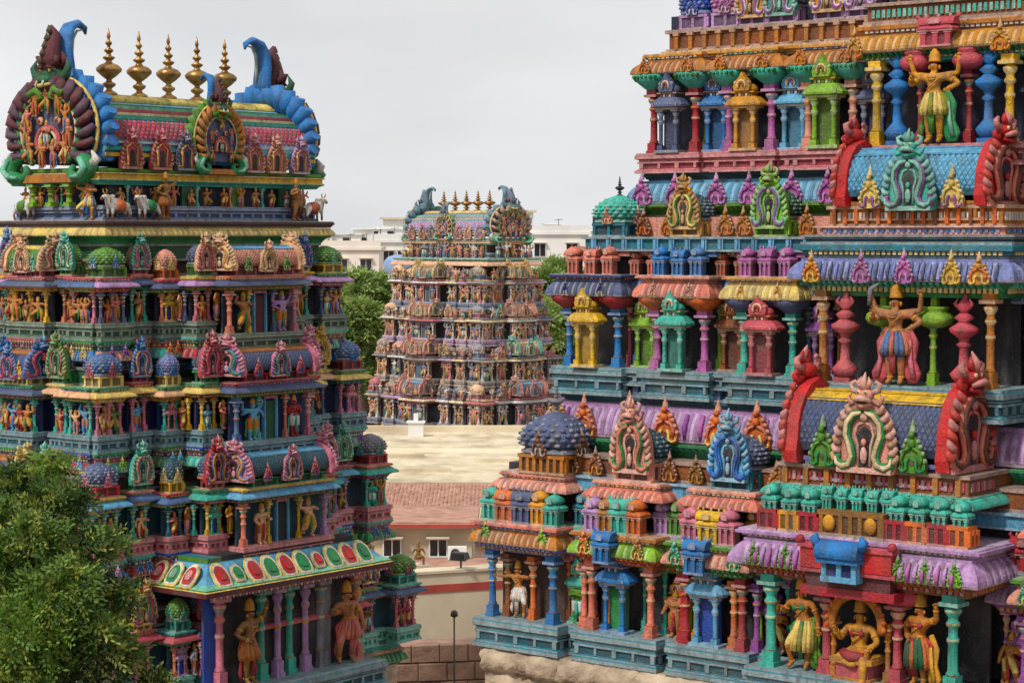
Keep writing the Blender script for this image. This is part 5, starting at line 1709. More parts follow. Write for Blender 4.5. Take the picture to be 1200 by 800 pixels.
    for o_, z in pr:
        q = o_ * .9 - .6
        mb.v += [(-hw_ - q, -q, z), (hw_ + q, -q, z), (hw_ + q, 2.2, z), (-hw_ - q, 2.2, z)]
    cc = [T('maroon'), T('straw'), T('leaf'), T('mint'), T('sky'), T('sky'), T('teal'), T('leaf')]
    for j in range(len(pr) - 1):
        for i in range(4):
            kk = (i + 1) % 4
            mb.f.append([j * 4 + i, j * 4 + kk, j * 4 + 4 + kk, j * 4 + 4 + i]); mb.c.append(cc[j]); mb.s.append(False)
    mb.f.append([3, 2, 1, 0]); mb.c.append(T('coral')); mb.s.append(False)
    n4 = (len(pr) - 1) * 4
    mb.f.append([n4, n4 + 1, n4 + 2, n4 + 3]); mb.c.append(T('teal')); mb.s.append(False)
    eave = link('great_eave', mb.mesh('great_eave'), t, (-.15, -1.15, 8.36), 0, 1, 'sky')
    def lotus(c):
        b = MB()
        for k, (a, cl) in enumerate(((1.0, 'straw'), (.86, 'white'), (.72, c), (.4, c))):
            pts = []
            for i in range(14):
                an = 2 * PI * i / 14
                ca_, sa_ = math.cos(an), math.sin(an)
                kq = 1.0 if sa_ > 0 else 1 / (abs(ca_) ** 5 + abs(sa_) ** 5) ** .2
                pts.append((.5 * a * ca_ * kq, 0, .5 * a * sa_ * kq))
            y = -.02 - .012 * k - (.02 if k == 3 else 0)
            ring0 = [(p[0], 0.02, p[2]) for p in pts]
            ring1 = [(p[0] * .97, y, p[2] * .97) for p in pts]
            b.add(ring0 + ring1, [[i, (i + 1) % 14, 14 + (i + 1) % 14, 14 + i] for i in range(14)] + [list(range(14, 28))], T(cl) if k < 3 else T(cl, .75))
        return b
    n = 10
    for i in range(n):
        x = -3.05 + 6.2 * (i + .3) / n - .15
        c = 'red' if i % 2 == 0 else 'green'
        ob = link('lotus_panel', lib('lotus_' + c, lambda: lotus(c)), t, (x, -1.12 - .05, 8.86), 0, (.62, 1, .84) if i % 5 != 1 else (.44, 1, .56), c)
        ob.rotation_euler = (R(-38), 0, 0)
    for i in range(3):
        ob = link('lotus_panel', lib('lotus_' + ('red', 'green')[i % 2], lambda: lotus('red')), t, (-3.58, -.6 + i * .62, 8.86), -PI / 2, (.56, 1, .78))
        ob.rotation_euler = (R(-38), 0, -PI / 2)
    for i in range(60):
        x = -3.6 + 6.9 * i / 59
        link('eave_fringe', lib('fringe', lambda: MB().add([(-.06, 0, 0), (.06, 0, 0), (0, 0, -.09), (-.06, .03, 0), (.06, .03, 0), (0, .03, -.09)], [(0, 2, 1), (3, 4, 5), (0, 3, 5, 2), (1, 2, 5, 4), (0, 1, 4, 3)])), t, (x, -1.45, 8.362), 0, 1, 'white' if i % 2 else 'pink')
    course('plinth', t, 6.2, 3.0, 'plinth', .15, .7, (-.1, -1.5, 5.0), 0, 'teal')
    link('porch_base', m_course(6.0, 3.0, 'plain', 0, 5.0).mesh('porch_base', M_GRANITE), t, (-.1, -1.4, 0), 0, 1)
    Fp = Face(0, -.75, 0)
    for u, c, st in ((-2.6, 'pink', 0), (-1.05, 'turq', 0), (-.5, 'lilac', 2), (.05, 'turq', 0), (.6, 'lilac', 2), (1.3, 'grey', 0), (2.75, 'coral', 0)):
        column(t, Fp, u - .1, .12 if st == 2 else .02, 5.7, 2.68, c, st, wide=.7 if st == 2 else .8)
    wall_panel(t, Fp, -2.95, -.06, 5.3, 3.0, .5, 'royal')
    wall_panel(t, Fp, 1.35, .04, 5.3, 3.0, .55, 'grey')
left_tower()
statue('tall bronze door guardian statue beside the pink entrance column of the left tower', TL, -1.85, -1.05, 5.7, 2.4, .2, 'bronze', 'hip', 'crimson', 'ochre', 'dbrown', wide=1.0)
statue('tall copper door guardian statue beside the grey entrance pier of the left tower', TL, 2.05, -1.05, 5.7, 2.4, -.3, 'tan', 'tri', 'rose', 'coral', 'dbrown', wide=1.0)

# bulls and riders on the ledge below the crown
def bull_mesh():
    J = {}
    def j(n, x, y, z, r, t):
        J[n] = ((x, y, z), r, t)
    j('rump', 0, .34, .5, (.15, .17), 'b'); j('belly', 0, .02, .46, (.17, .19), 'c'); j('withers', 0, -.26, .56, (.15, .17), 'b'); j('neck', 0, -.42, .68, (.10, .12), 'b')
    j('poll', 0, -.52, .78, (.08, .085), 'b'); j('face', 0, -.62, .70, (.062, .065), 'b'); j('muzzle', 0, -.69, .63, (.055, .05), 'm')
    Eg = [('rump', 'belly'), ('belly', 'withers'), ('withers', 'neck'), ('neck', 'poll'), ('poll', 'face'), ('face', 'muzzle')]
    for s, S in ((-1, 'r'), (1, 'l')):
        j('st' + S, s * .11, .36, .34, .085, 'b'); j('hk' + S, s * .12, .44, .2, .045, 'b'); j('hf' + S, s * .12, .38, .03, .04, 'm')
        j('el' + S, s * .11, -.28, .36, .07, 'b'); j('kn' + S, s * .115, -.30, .2, .042, 'b'); j('ff' + S, s * .115, -.3, .03, .04, 'm')
        Eg += [('rump', 'st' + S), ('st' + S, 'hk' + S), ('hk' + S, 'hf' + S), ('withers', 'el' + S), ('el' + S, 'kn' + S), ('kn' + S, 'ff' + S)]
    j('tail', 0, .5, .5, .03, 'b'); j('tuft', 0, .54, .22, .035, 'm')
    Eg += [('rump', 'tail'), ('tail', 'tuft')]
    v, f, tg = skin_mesh(J, Eg, 'belly', 1)
    tt = {'b': BASE, 'c': BASE, 'm': T('brown')}
    mb = MB()
    mb.v += v
    for a, t in zip(f, tg):
        mb.f.append(a); mb.c.append(tt[t]); mb.s.append(True)
    mb.ball((0, -.2, .73), (.08, .1, .09), 8, 6)
    for s in (-1, 1):
        mb.tube([(s * .05, -.5, .84), (s * .10, -.5, .93), (s * .06, -.53, 1.0)], [.025, .02, .006], 6, T('gold'))
        mb.ball((s * .11, -.48, .78), (.05, .02, .03), 6, 4)
    cloth = MB().tube([(0, .22, .47), (0, .0, .475), (0, -.16, .5)], [.185, .212, .185], 12, T('orange'))
    coll = MB().tube([(.12 * math.cos(a), -.38 + .03 * math.sin(a), .64 + .14 * math.sin(a)) for a in [2 * PI * i / 12 for i in range(12)]], .022, 6, T('gold'), closed=True)
    return mb, cloth, coll
BM, BC, BL = bull_mesh()
bme, cme, lme = BM.mesh('bull_body'), BC.mesh('saddle_cloth'), BL.mesh('collar')
def local_to_world(tw, x, y, z):
    a = tw.rotation_euler.z
    return (tw.location.x + x * math.cos(a) - y * math.sin(a), tw.location.y + x * math.sin(a) + y * math.cos(a), z)
for (x, y, a, cc, lab) in ((-3.85, 1.9, -PI / 2, 'orange', 'white bull statue with orange saddle cloth at the near corner of the crown ledge'),
                           (-2.75, 1.9, -PI / 2 + .15, 'green', 'white bull statue with green saddle cloth beside the crown of the left tower'),
                           (-4.3, 5.3, 0, 'leaf', 'white bull statue with leaf-green saddle cloth below the ribbed gable of the left tower'),
                           (3.75, 1.9, PI / 2, 'terracotta', 'white bull statue with brick-red saddle cloth at the far corner of the crown ledge')):
    b = thing('bull_statue', lab, 'bull statue', local_to_world(TL, x, y, 18.39), TL.rotation_euler.z + a, 'white bulls on the crown ledge', bme, 'white', .86)
    link('saddle_cloth', (BC.mesh('saddle_cloth') if cc == 'orange' else MB().tube([(0, .22, .47), (0, .0, .475), (0, -.16, .5)], [.187, .214, .187], 12, T(cc)).mesh('saddle_cloth')), b, (0, 0, 0), 0, 1, cc)
    link('collar', lme, b, (0, 0, 0), 0, 1, 'gold')
for (x, y, h, pose, cl, lg, c, rot, lab) in ((-2.15, 1.88, 1.35, 'hip', 'crimson', 'ochre', 'bronze', .2, 'large brown attendant statue leaning by the near bull on the crown ledge'),
                                             (3.0, 1.88, 1.3, 'tri', 'maroon', 'bronze', 'tan', .3, 'brown attendant statue standing by the far bull on the crown ledge'),
                                             (-4.28, 2.6, 1.2, 'dance', 'blue', 'straw', 'skin', -1.4, 'dancing attendant statue in straw skirt between two bulls on the crown ledge')):
    statue(lab, TL, x, y, 18.395, h, rot, c, pose, cl, lg, 'dbrown', wide=1.15)

# ------------------------------------------------------------------ far tower
TM = thing('temple_tower', 'distant cream and pink temple tower with teal gable crests, beyond the cream roof', 'temple tower',
           (-7.46, 165.0, 0), R(-47), 'painted temple gate towers')
def far_tower():
    rr = random.Random(5)
    YC = 5.3
    W = [6.2, 5.75, 5.3, 4.9]
    HD = [4.1, 3.65, 3.2, 2.75]
    Z = [(3.5, 5.0, 5.5, 6.6), (6.9, 8.2, 8.6, 9.7), (10.0, 11.2, 11.6, 12.5), (12.8, 14.1, 14.5, 15.5)]
    cs = dict(plinth='stone', wall='dbrown', cols=['peach', 'stone', 'pink', 'white', 'slate'], figs=['skin', 'peach', 'coral', 'tan', 'white', 'grey', 'slate'], bands=['peach', 'stone', 'rose', 'grey', 'cream', 'steel'],
              eaves=['cream', 'lilac', 'stone', 'white', 'rose', 'grey'], roofs=['peach', 'grey', 'rose', 'stone', 'slate'], accents=['peach', 'coral', 'straw', 'turq', 'rose', 'gold'])
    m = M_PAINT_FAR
    link('stone_base', m_course(2 * 6.8, 9.6, 'plain', 0, 2.6).mesh('stone_base_m', M_GRANITE), TM, (0, .3, 0), 0, 1)
    for k in range(4):
        z0, zc, zk, zh = Z[k]
        hd = HD[k]
        yf = YC - hd
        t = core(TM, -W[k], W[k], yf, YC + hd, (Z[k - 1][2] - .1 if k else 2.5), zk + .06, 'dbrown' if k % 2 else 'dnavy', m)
        Ff, Fs = Face(0, yf, 0), Face(W[k], YC, PI / 2)
        cs['plinth'] = ['slate', 'stone', 'lilac', 'steel'][k]
        def ring(nm, e, prof, p, h, z, c):
            course(nm, t, 2 * (W[k] + e), 2 * (hd + e), prof, p, h, (0, yf - e, z), 0, c, m)
        ring('plinth', .1, 'plinth', .15, .42, z0 - .42, cs['plinth'])
        ring('cornice', .05, 'kapota', .15, .4, z0 - .85, rr.choice(['stone', 'rose', 'slate']))
        ring('cornice', .02, 'kapota', .15, .4, zc, rr.choice(cs['eaves']))
        ring('lattice', 0, 'fascia', .1, .4, zk - .1, 'rose')
        q = W[k] / 4.9
        for F, half in ((Ff, W[k]), (Fs, hd)):
            frieze_row(t, F, half, .3, z0 - .8, .6, ['peach', 'white', 'coral', 'mint', 'ochre'], rr, .7, m)
        kw = dict(mat=m, lo=True)
        generic_bay(TM, t, Ff, 0, 2.6, 1.5, z0, zc, zk, zh + .35, cs, rr, 'sala', door='dark', figscale=1.05, **kw)
        for s in (-1, 1):
            generic_bay(TM, t, Ff, s * 2.0 * q, 1.0, .6, z0, zc, zk, zh, cs, rr, 'kudu', figscale=1.1, **kw)
            generic_bay(TM, t, Ff, s * 3.25 * q, 1.1, .5, z0, zc, zk, zh, cs, rr, 'kuta', figscale=1.1, **kw)
            generic_bay(TM, t, Ff, s * (W[k] - .2), 1.2, .6, z0, zc + .06, zk + .06, zh + .3, cs, rr, 'kuta', figscale=1.1, **kw)
        generic_bay(TM, t, Fs, 0, 2.1 * hd / 3.2, 1.2, z0, zc, zk, zh + .35, cs, rr, 'sala', ncol=4, figscale=1.1, **kw)
        for s in (-1, 1):
            generic_bay(TM, t, Fs, s * 1.75 * hd / 3.2, 1.0, .5, z0, zc, zk, zh, cs, rr, 'kudu', figscale=1.1, **kw)
            generic_bay(TM, t, Fs, s * (hd - .2), 1.2, .55, z0, zc, zk, zh, cs, rr, 'kuta', hara=False, figscale=1.1, **kw)
        # extra crowd on the model-shrine level
        for F, half in ((Ff, W[k]), (Fs, hd)):
            n = int(half * 2 / .85)
            for i in range(n):
                fig(t, F, -half + 2 * half * (i + .5) / n, .75, zk, rr.uniform(.75, 1.05), rr.randrange(7), rr.choice(cs['figs']), m, 1.25, rr.uniform(-.4, .4))
    pal = dict(neck='dbrown', eave='peach', ledge='mint', plinth='slate', b1='mint', b2='peach', b3='turq', vault='lavender', scale='lilac', rib='tan', back='teal', beast='teal', crest='teal', tail='slate', nasi='rose',
               ridge='straw', yellow='cream', turq='mint', leaf='mint', rose='lilac')
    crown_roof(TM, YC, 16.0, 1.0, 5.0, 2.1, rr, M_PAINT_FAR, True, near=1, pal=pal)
    b = TM
    for F, half in ((Face(0, YC - 2.1, 0), 5.0), (Face(5.0, YC, PI / 2), 2.1)):
        n = int(half * 2 / .8)
        for i in range(n):
            fig(b, F, -half + 2 * half * (i + .5) / n, .5, 16.2, rr.uniform(.9, 1.35), rr.randrange(7), rr.choice(cs['figs']), m, 1.25, rr.uniform(-.4, .4))
            if i % 2:
                fig(b, F, -half + 2 * half * (i + .5) / n, .28, 17.66, rr.uniform(.8, 1.1), rr.randrange(7), rr.choice(cs['figs']), m, 1.3)
far_tower()

# ------------------------------------------------------------------ roofs and houses between the towers
def px(x, y, d):
    """point at distance d (along +Y) behind picture position x, y of the 1200x800 photograph; used once, to survey the site"""
    p = math.atan(125 / 2500)
    a, b = (x - 600) / 2500, (400 - y) / 2500
    f = (a, math.cos(p) + b * math.sin(p), -math.sin(p) + b * math.cos(p))
    t = d / f[1]
    return (f[0] * t, d, f[2] * t + CAM_Z)
def win(parent, mb_loc, w, h, rz=0.0, shade=True):
    f = MB().box(-w / 2, w / 2, -.06, .02, 0, h)
    fr = link('window', f.mesh('window', M_GLASS), parent, mb_loc, rz)
    m = MB()
    t = .06
    m.box(-w / 2 - t, w / 2 + t, -.1, 0, h, h + t).box(-w / 2 - t, w / 2 + t, -.12, 0, -t, 0).box(-w / 2 - t, -w / 2, -.1, 0, 0, h).box(w / 2, w / 2 + t, -.1, 0, 0, h).box(-.03, .03, -.09, 0, 0, h)
    link('frame', m.mesh('frame', M_WHITE), fr)
    if shade:
        link('sunshade', MB().box(-w / 2 - .15, w / 2 + .15, -.5, .02, h + .1, h + .17).mesh('sunshade', M_CREAM), fr)
    return fr

# long cream roof in front of the far tower
hall = thing('flat_roofed_hall', 'long low hall with bare cream flat roof in front of the distant tower', 'building', (0, 0, 0))
link('roof', MB().box(-34, 30, 113.5, 143, 4.55, 4.8).mesh('hall_roof', M_FLATROOF), hall)
link('wall', MB().box(-33.5, 29.5, 114, 142.5, 0, 4.55).mesh('hall_wall', M_CREAM), hall)
link('parapet', MB().box(-34, 30, 142.6, 143.2, 4.8, 5.2).mesh('hall_parapet', M_CREAM), hall)
link('parapet', MB().add([(-34, 131, 4.8), (30, 127, 4.8), (30, 127.5, 5.02), (-34, 131.5, 5.02), (-34, 132, 4.8), (30, 128, 4.8)], [(0, 1, 2, 3), (3, 2, 5, 4), (0, 3, 4), (1, 5, 2)]).mesh('roof_ridge', M_CREAM), hall)
for k in range(2):
    bx = px(487, 502, 141.5)
b = thing('roof_hut', 'small white stair hut standing on the cream roof by the distant tower', 'hut', (-6.3, 139.5, 4.8))
link('wall', MB().box(-.5, .5, -.4, .4, 0, .9).mesh('hut', M_WHITE), b)
link('roof', MB().box(-.6, .6, -.5, .5, .9, 1.0).mesh('hutroof', M_WHITE), b)
link('chimney', MB().box(-.15, .15, -.15, .15, 1.0, 1.5).mesh('hutchimney', M_WHITE), b)

# things standing about on the roofs
for i, (x0, x1, y) in enumerate(((-9.5, -7.9, 121.0), (-6.4, -3.4, 118.4), (-2.2, .9, 123.5), (-8.8, -5.2, 126.2))):
    link('kerb', MB().box(x0, x1, y, y + .18, 4.8, 5.0).mesh('roof_kerb', M_FLATROOF), hall)
ac = thing('air_conditioner', 'white air conditioner unit standing on the terrace by the house wall', 'air conditioner', (-2.35, 90.9, 4.12))
link('casing', MB().box(-.4, .4, -.16, .16, 0, .55).mesh('casing', M_WHITE), ac)
link('grille', MB().lathe([(.2, 0), (.2, .02)], 12).mesh('grille', M_DARKMETAL), ac, (-.08, -.162, .28)).rotation_euler = (R(90), 0, 0)

# tiled lean-to roof
tr = thing('tiled_roof', 'broad sloping clay-tile roof below the cream flat roof', 'tiled roof', (0, 0, 0))
link('slope', MB().add([(-16, 106, 3.95), (12, 106, 3.95), (12, 113.3, 4.72), (-16, 113.3, 4.72), (-16, 106, 3.75), (12, 106, 3.75), (12, 113.3, 3.75), (-16, 113.3, 3.75)],
                       [(0, 1, 2, 3), (0, 4, 5, 1), (1, 5, 6, 2), (3, 7, 4, 0), (2, 6, 7, 3)]).mesh('slope', M_TILE), tr)
tl = MB()
for j in range(20):
    for i in range(70):
        x, y, z = -9.6 + i * .2 + rnd.uniform(-.03, .03), 106 + j * .365 + rnd.uniform(-.04, .04), 3.965 + j * .0385 + rnd.uniform(0, .03)
        tl.add([(x - .1, y, z), (x, y, z + .045), (x + .1, y, z), (x - .09, y + .42, z + .045), (x, y + .42, z + .085), (x + .09, y + .42, z + .045)], [(0, 1, 4, 3), (1, 2, 5, 4), (0, 2, 1)])
link('tile_courses', tl.mesh('tile_courses', M_TILE), tr, kind='stuff')
link('wall', MB().box(-15.5, 11.5, 107, 113, 0, 3.74).mesh('leanwall', M_BROWNWALL), tr)

# small cream house
hs = thing('small_house', 'small cream house with shaded windows and red-edged flat roof', 'house', (0, 0, 0))
link('wall', MB().box(-6.5, -1.75, 92, 97, 0, 5.35).mesh('house_wall', M_CREAM), hs)
link('roof', MB().box(-6.8, -1.4, 91.5, 97.4, 5.35, 5.52).mesh('house_roof', M_CREAM), hs)
link('roof_edge', MB().box(-6.86, -1.34, 91.42, 91.49, 5.38, 5.54).mesh('roof_edge', M_REDBAND), hs)
link('roof_tiles', MB().box(-6.7, -1.5, 91.7, 97.2, 5.525, 5.6).mesh('roof_tiles', M_TILE), hs)
win(hs, (-3.2, 91.99, 4.1), .7, .7)
win(hs, (-5.2, 91.99, 4.1), .7, .7)
win(hs, (-1.74, 93.6, 4.0), .5, .7, PI / 2)
# low terrace in front of it
ter = thing('roof_terrace', 'low pinkish tiled terrace in front of the small cream house', 'terrace', (0, 0, 0))
link('wall', MB().box(-6.2, -.3, 84, 91.3, 0, 4.0).mesh('ter_wall', M_CREAM), ter)
link('deck', MB().box(-6.4, -.1, 83.8, 91.3, 4.0, 4.12).mesh('ter_deck', M_TILE), ter)
for i in range(5):
    link('parapet', MB().box(-6.3 + i * 1.22, -5.3 + i * 1.22, 83.9, 84.1, 4.12, 4.42).mesh('ter_par', M_CREAM), ter)
    link('post', MB().box(-5.28 + i * 1.22, -5.1 + i * 1.22, 83.85, 84.15, 4.12, 4.56).mesh('ter_post', M_TILE), ter)
lp = thing('bronze_figure', 'dark seated bronze figure on a small pedestal on the terrace', 'statue', (-3.75, 84.9, 4.12), .3, None, None)
link('pedestal', MB().slab(.7, .7, 0, .3).slab(.55, .55, .3, .62).slab(.7, .7, .62, .72).mesh('pedestal', M_CREAM), lp)
link('body', figure('seated', 'bronze', 'bronze', 1, 'bronze').mesh('small_seated'), lp, (0, 0, .82), 0, 1.25, 'bronze')
ld = thing('flood_lamp', 'black floodlight on a short post at the edge of the white wall', 'lamp', (-1.95, 81.0, 5.3), -.5)
link('post', MB().tube([(0, 0, 0), (0, 0, .35)], .04, 8).mesh('lamp_post', M_DARKMETAL), ld)
link('housing', MB().add([(-.35, -.3, .3), (.35, -.3, .3), (.35, .1, .4), (-.35, .1, .4), (-.3, -.24, .62), (.3, -.24, .62), (.25, .12, .6), (-.25, .12, .6)], [(0, 3, 2, 1), (4, 5, 6, 7), (0, 1, 5, 4), (1, 2, 6, 5), (2, 3, 7, 6), (3, 0, 4, 7)]).mesh('housing', M_DARKMETAL), ld)
link('lens', MB().box(-.27, .27, -.31, -.28, .34, .58).mesh('lens', M_GLASS), ld)
# white wall with a red stripe
rw = thing('striped_wall', 'white compound wall with a broad red stripe below its top', 'wall', (0, 0, 0))
link('wall', MB().add([(-7, 79, 0), (2.5, 82.6, 0), (2.5, 83.6, 0), (-7, 80, 0), (-7, 79, 5.15), (2.5, 82.6, 5.15), (2.5, 83.6, 5.15), (-7, 80, 5.15)],
                      [(0, 1, 5, 4), (1, 2, 6, 5), (2, 3, 7, 6), (3, 0, 4, 7), (4, 5, 6, 7)]).mesh('striped_wall', M_CREAM), rw)
nx_, ny_ = 3.6 / 10.159, -9.5 / 10.159
for (za, zb_, m_, e_) in ((4.42, 4.72, M_REDBAND, .03), (5.15, 5.25, M_CREAM, .06)):
    link('stripe' if m_ is M_REDBAND else 'coping', MB().add([(-7 + nx_ * e_, 79 + ny_ * e_, za), (2.5 + nx_ * e_, 82.6 + ny_ * e_, za), (2.5, 83.5, za), (-7, 79.9, za), (-7 + nx_ * e_, 79 + ny_ * e_, zb_), (2.5 + nx_ * e_, 82.6 + ny_ * e_, zb_), (2.5, 83.5, zb_), (-7, 79.9, zb_)],
         [(0, 1, 5, 4), (1, 2, 6, 5), (2, 3, 7, 6), (3, 0, 4, 7), (4, 5, 6, 7), (0, 3, 2, 1)]).mesh('stripe', m_), rw)
# brown stone wall in front, laid in courses
bw = thing('stone_wall', 'brown weathered stone block wall below the white striped wall', 'wall', (-6.5, 74.0, 0), R(10))
link('core', MB().box(0, 9, .1, 1.2, 0, 3.55).mesh('bw_core', M_BROWNWALL), bw)
for j in range(5):
    for i in range(9):
        w = .94
        h = .66
        link('stone', lib('stone_%d' % ((i * 3 + j) % 3), lambda: MB().add([(-.5, 0, 0), (.5, 0, 0), (.5, 0, .64), (-.5, 0, .64), (-.46, -.07, .04), (.46, -.07, .04), (.46, -.06, .6), (-.46, -.08, .6), (-.5, .2, 0), (.5, .2, 0), (.5, .2, .64), (-.5, .2, .64)],
             [(4, 5, 6, 7), (0, 1, 5, 4), (1, 2, 6, 5), (2, 3, 7, 6), (3, 0, 4, 7), (3, 2, 10, 11), (1, 9, 10, 2), (0, 3, 11, 8)]), M_BROWNWALL), bw,
             (.5 + i * 1.0 + (.25 if j % 2 else 0), rnd.uniform(-.03, .03), .3 + j * h), 0, (1.0, 1, 1))
lpst = thing('lamp_pole', 'slim dark lamp pole standing before the brown stone wall', 'pole', (-1.98, 72.5, 0))
link('pole', MB().tube([(0, 0, 0), (0, 0, 4.95)], [.035, .028], 8).mesh('pole', M_DARKMETAL), lpst)
link('lamp_head', MB().lathe([(.05, 4.93), (.14, 4.98), (.12, 5.12), (.03, 5.18)], 8).mesh('lamp_head', M_DARKMETAL), lpst)

# ------------------------------------------------------------------ the town behind
def block(name, label, x, y, w, d, h, mat, wins=(3, 2), tank=False, extra=None, z0=0, fl=3.2):
    b = thing(name, label, 'building', (x, y, 0), 0, 'pale town buildings on the skyline')
    link('wall', MB().box(-w / 2, w / 2, -d / 2, d / 2, 0, h).mesh('block', mat), b)
    link('roof', MB().box(-w / 2 - .3, w / 2 + .3, -d / 2 - .3, d / 2 + .3, h, h + .35).mesh('blockroof', mat), b)
    link('parapet', MB().box(-w / 2 - .2, w / 2 + .2, -d / 2 - .2, -d / 2, h + .35, h + 1.1).mesh('blockpar', mat), b)
    nx, nz = wins
    for k in range(nz):
        for i in range(nx):
            zz = h - 2.6 - k * fl
            if zz < .5:
                continue
            win(b, (-w / 2 + w * (i + .5) / nx + rnd.uniform(-.3, .3), -d / 2 - .01, zz), 1.3, 1.5)
    q_ = random.Random(int(abs(x) * 10))
    for k in range(3):
        ww, hh_ = q_.uniform(1.6, 3.4), q_.uniform(.8, 2.2)
        xx = q_.uniform(-w / 2 + ww / 2, w / 2 - ww / 2)
        rm = link('roof_room', MB().box(-ww / 2, ww / 2, -1.2, 1.2, 0, hh_).mesh('roof_room', q_.choice([M_WHITE, M_WHITE, M_CREAM])), b, (xx, -d / 2 + 1.6 + k * 2.2, h + .35))
        link('slab', MB().box(-ww / 2 - .25, ww / 2 + .25, -1.5, 1.4, hh_, hh_ + .14).mesh('slab', M_WHITE), rm)
        if hh_ > 1.3:
            link('opening', MB().box(-.4, .4, -1.24, -1.1, .3, 1.1).mesh('opening', M_GLASS), rm)
        link('aerial', MB().tube([(0, 0, 0), (0, 0, 1.6)], .04, 5).tube([(-.5, 0, 1.4), (.5, 0, 1.5)], .03, 4).mesh('aerial', M_DARKMETAL), b, (xx + .6, -d / 2 + .5 + k, h + .35 + .01))
    if tank:
        link('water_tank', MB().lathe([(.9, 0), (1.0, .1), (1.0, 1.5), (.5, 1.8), (.3, 1.9)], 14).mesh('tank', M_TANK), b, (w * .2, 0, h + .35))
    if extra:
        ex, ew, eh = extra
        link('stair_head', MB().box(ex - ew / 2, ex + ew / 2, -1.5, 2, h + .35, h + .35 + eh).mesh('stair', mat), b)
        link('stair_roof', MB().box(ex - ew / 2 - .4, ex + ew / 2 + .4, -2.1, 2.4, h + .35 + eh, h + .6 + eh).mesh('stairroof', M_CREAM), b)
    return b
M_PEACH = simple_material('peach_limewash', lin(222, 208, 196), lin(232, 222, 212), 0.4, 0.9, lin(180, 150, 130))
block('apartment_building', 'white flat block just right of the distant tower with a stair head on its roof', 3.2, 262, 12, 10, 18.0, M_WHITE, (3, 4), False, (-2.4, 3.6, 2.4))
block('apartment_building', 'lower white block beside the green dome of the close tower', 11.5, 285, 9, 9, 17.0, M_WHITE, (4, 3), True)
block('apartment_building', 'peach block left of the distant tower above the trees', -19.8, 255, 8.4, 9, 16.2, M_PEACH, (3, 3))
block('apartment_building', 'white block with tall stair head left of the distant tower', -14.8, 275, 8, 9, 17.0, M_WHITE, (4, 3), False, (-.4, 2.6, 2.6))
block('apartment_building', 'long white block with blue water tank behind the left tower', -29, 300, 16, 10, 16.4, M_WHITE, (6, 3), True)
sky_blocks = [(-62, 350, 'wide cream town block far behind the left temple tower', M_CREAM, 18, 14), (-44, 390, 'tall white town block far behind the left temple tower', M_WHITE, 13, 17),
              (30, 360, 'wide white town block far behind the close temple tower', M_WHITE, 20, 15), (58, 400, 'peach town block far behind the close temple tower', M_PEACH, 16, 14)]
for (x, y, lab, m_, w_, h_) in sky_blocks:
    block('apartment_building', lab, x, y, w_, 10, h_, m_, (4, 2))
for (x, y, z, s_) in ((-19.3, 258, 13.4, 1.0),):
    tk = thing('water_tank', 'pale blue rooftop water tank beside the distant tower', 'water tank', (-12.4, 235, 13.6))
    link('drum', MB().lathe([(1.5, 0), (1.7, .2), (1.7, 1.5), (1.2, 2.0), (.5, 2.2)], 16).mesh('drum', M_TANK), tk)
    link('stand', MB().box(-1.5, 1.5, -1.5, 1.5, -13.6, -.1).mesh('tank_stand', M_PEACH), tk)

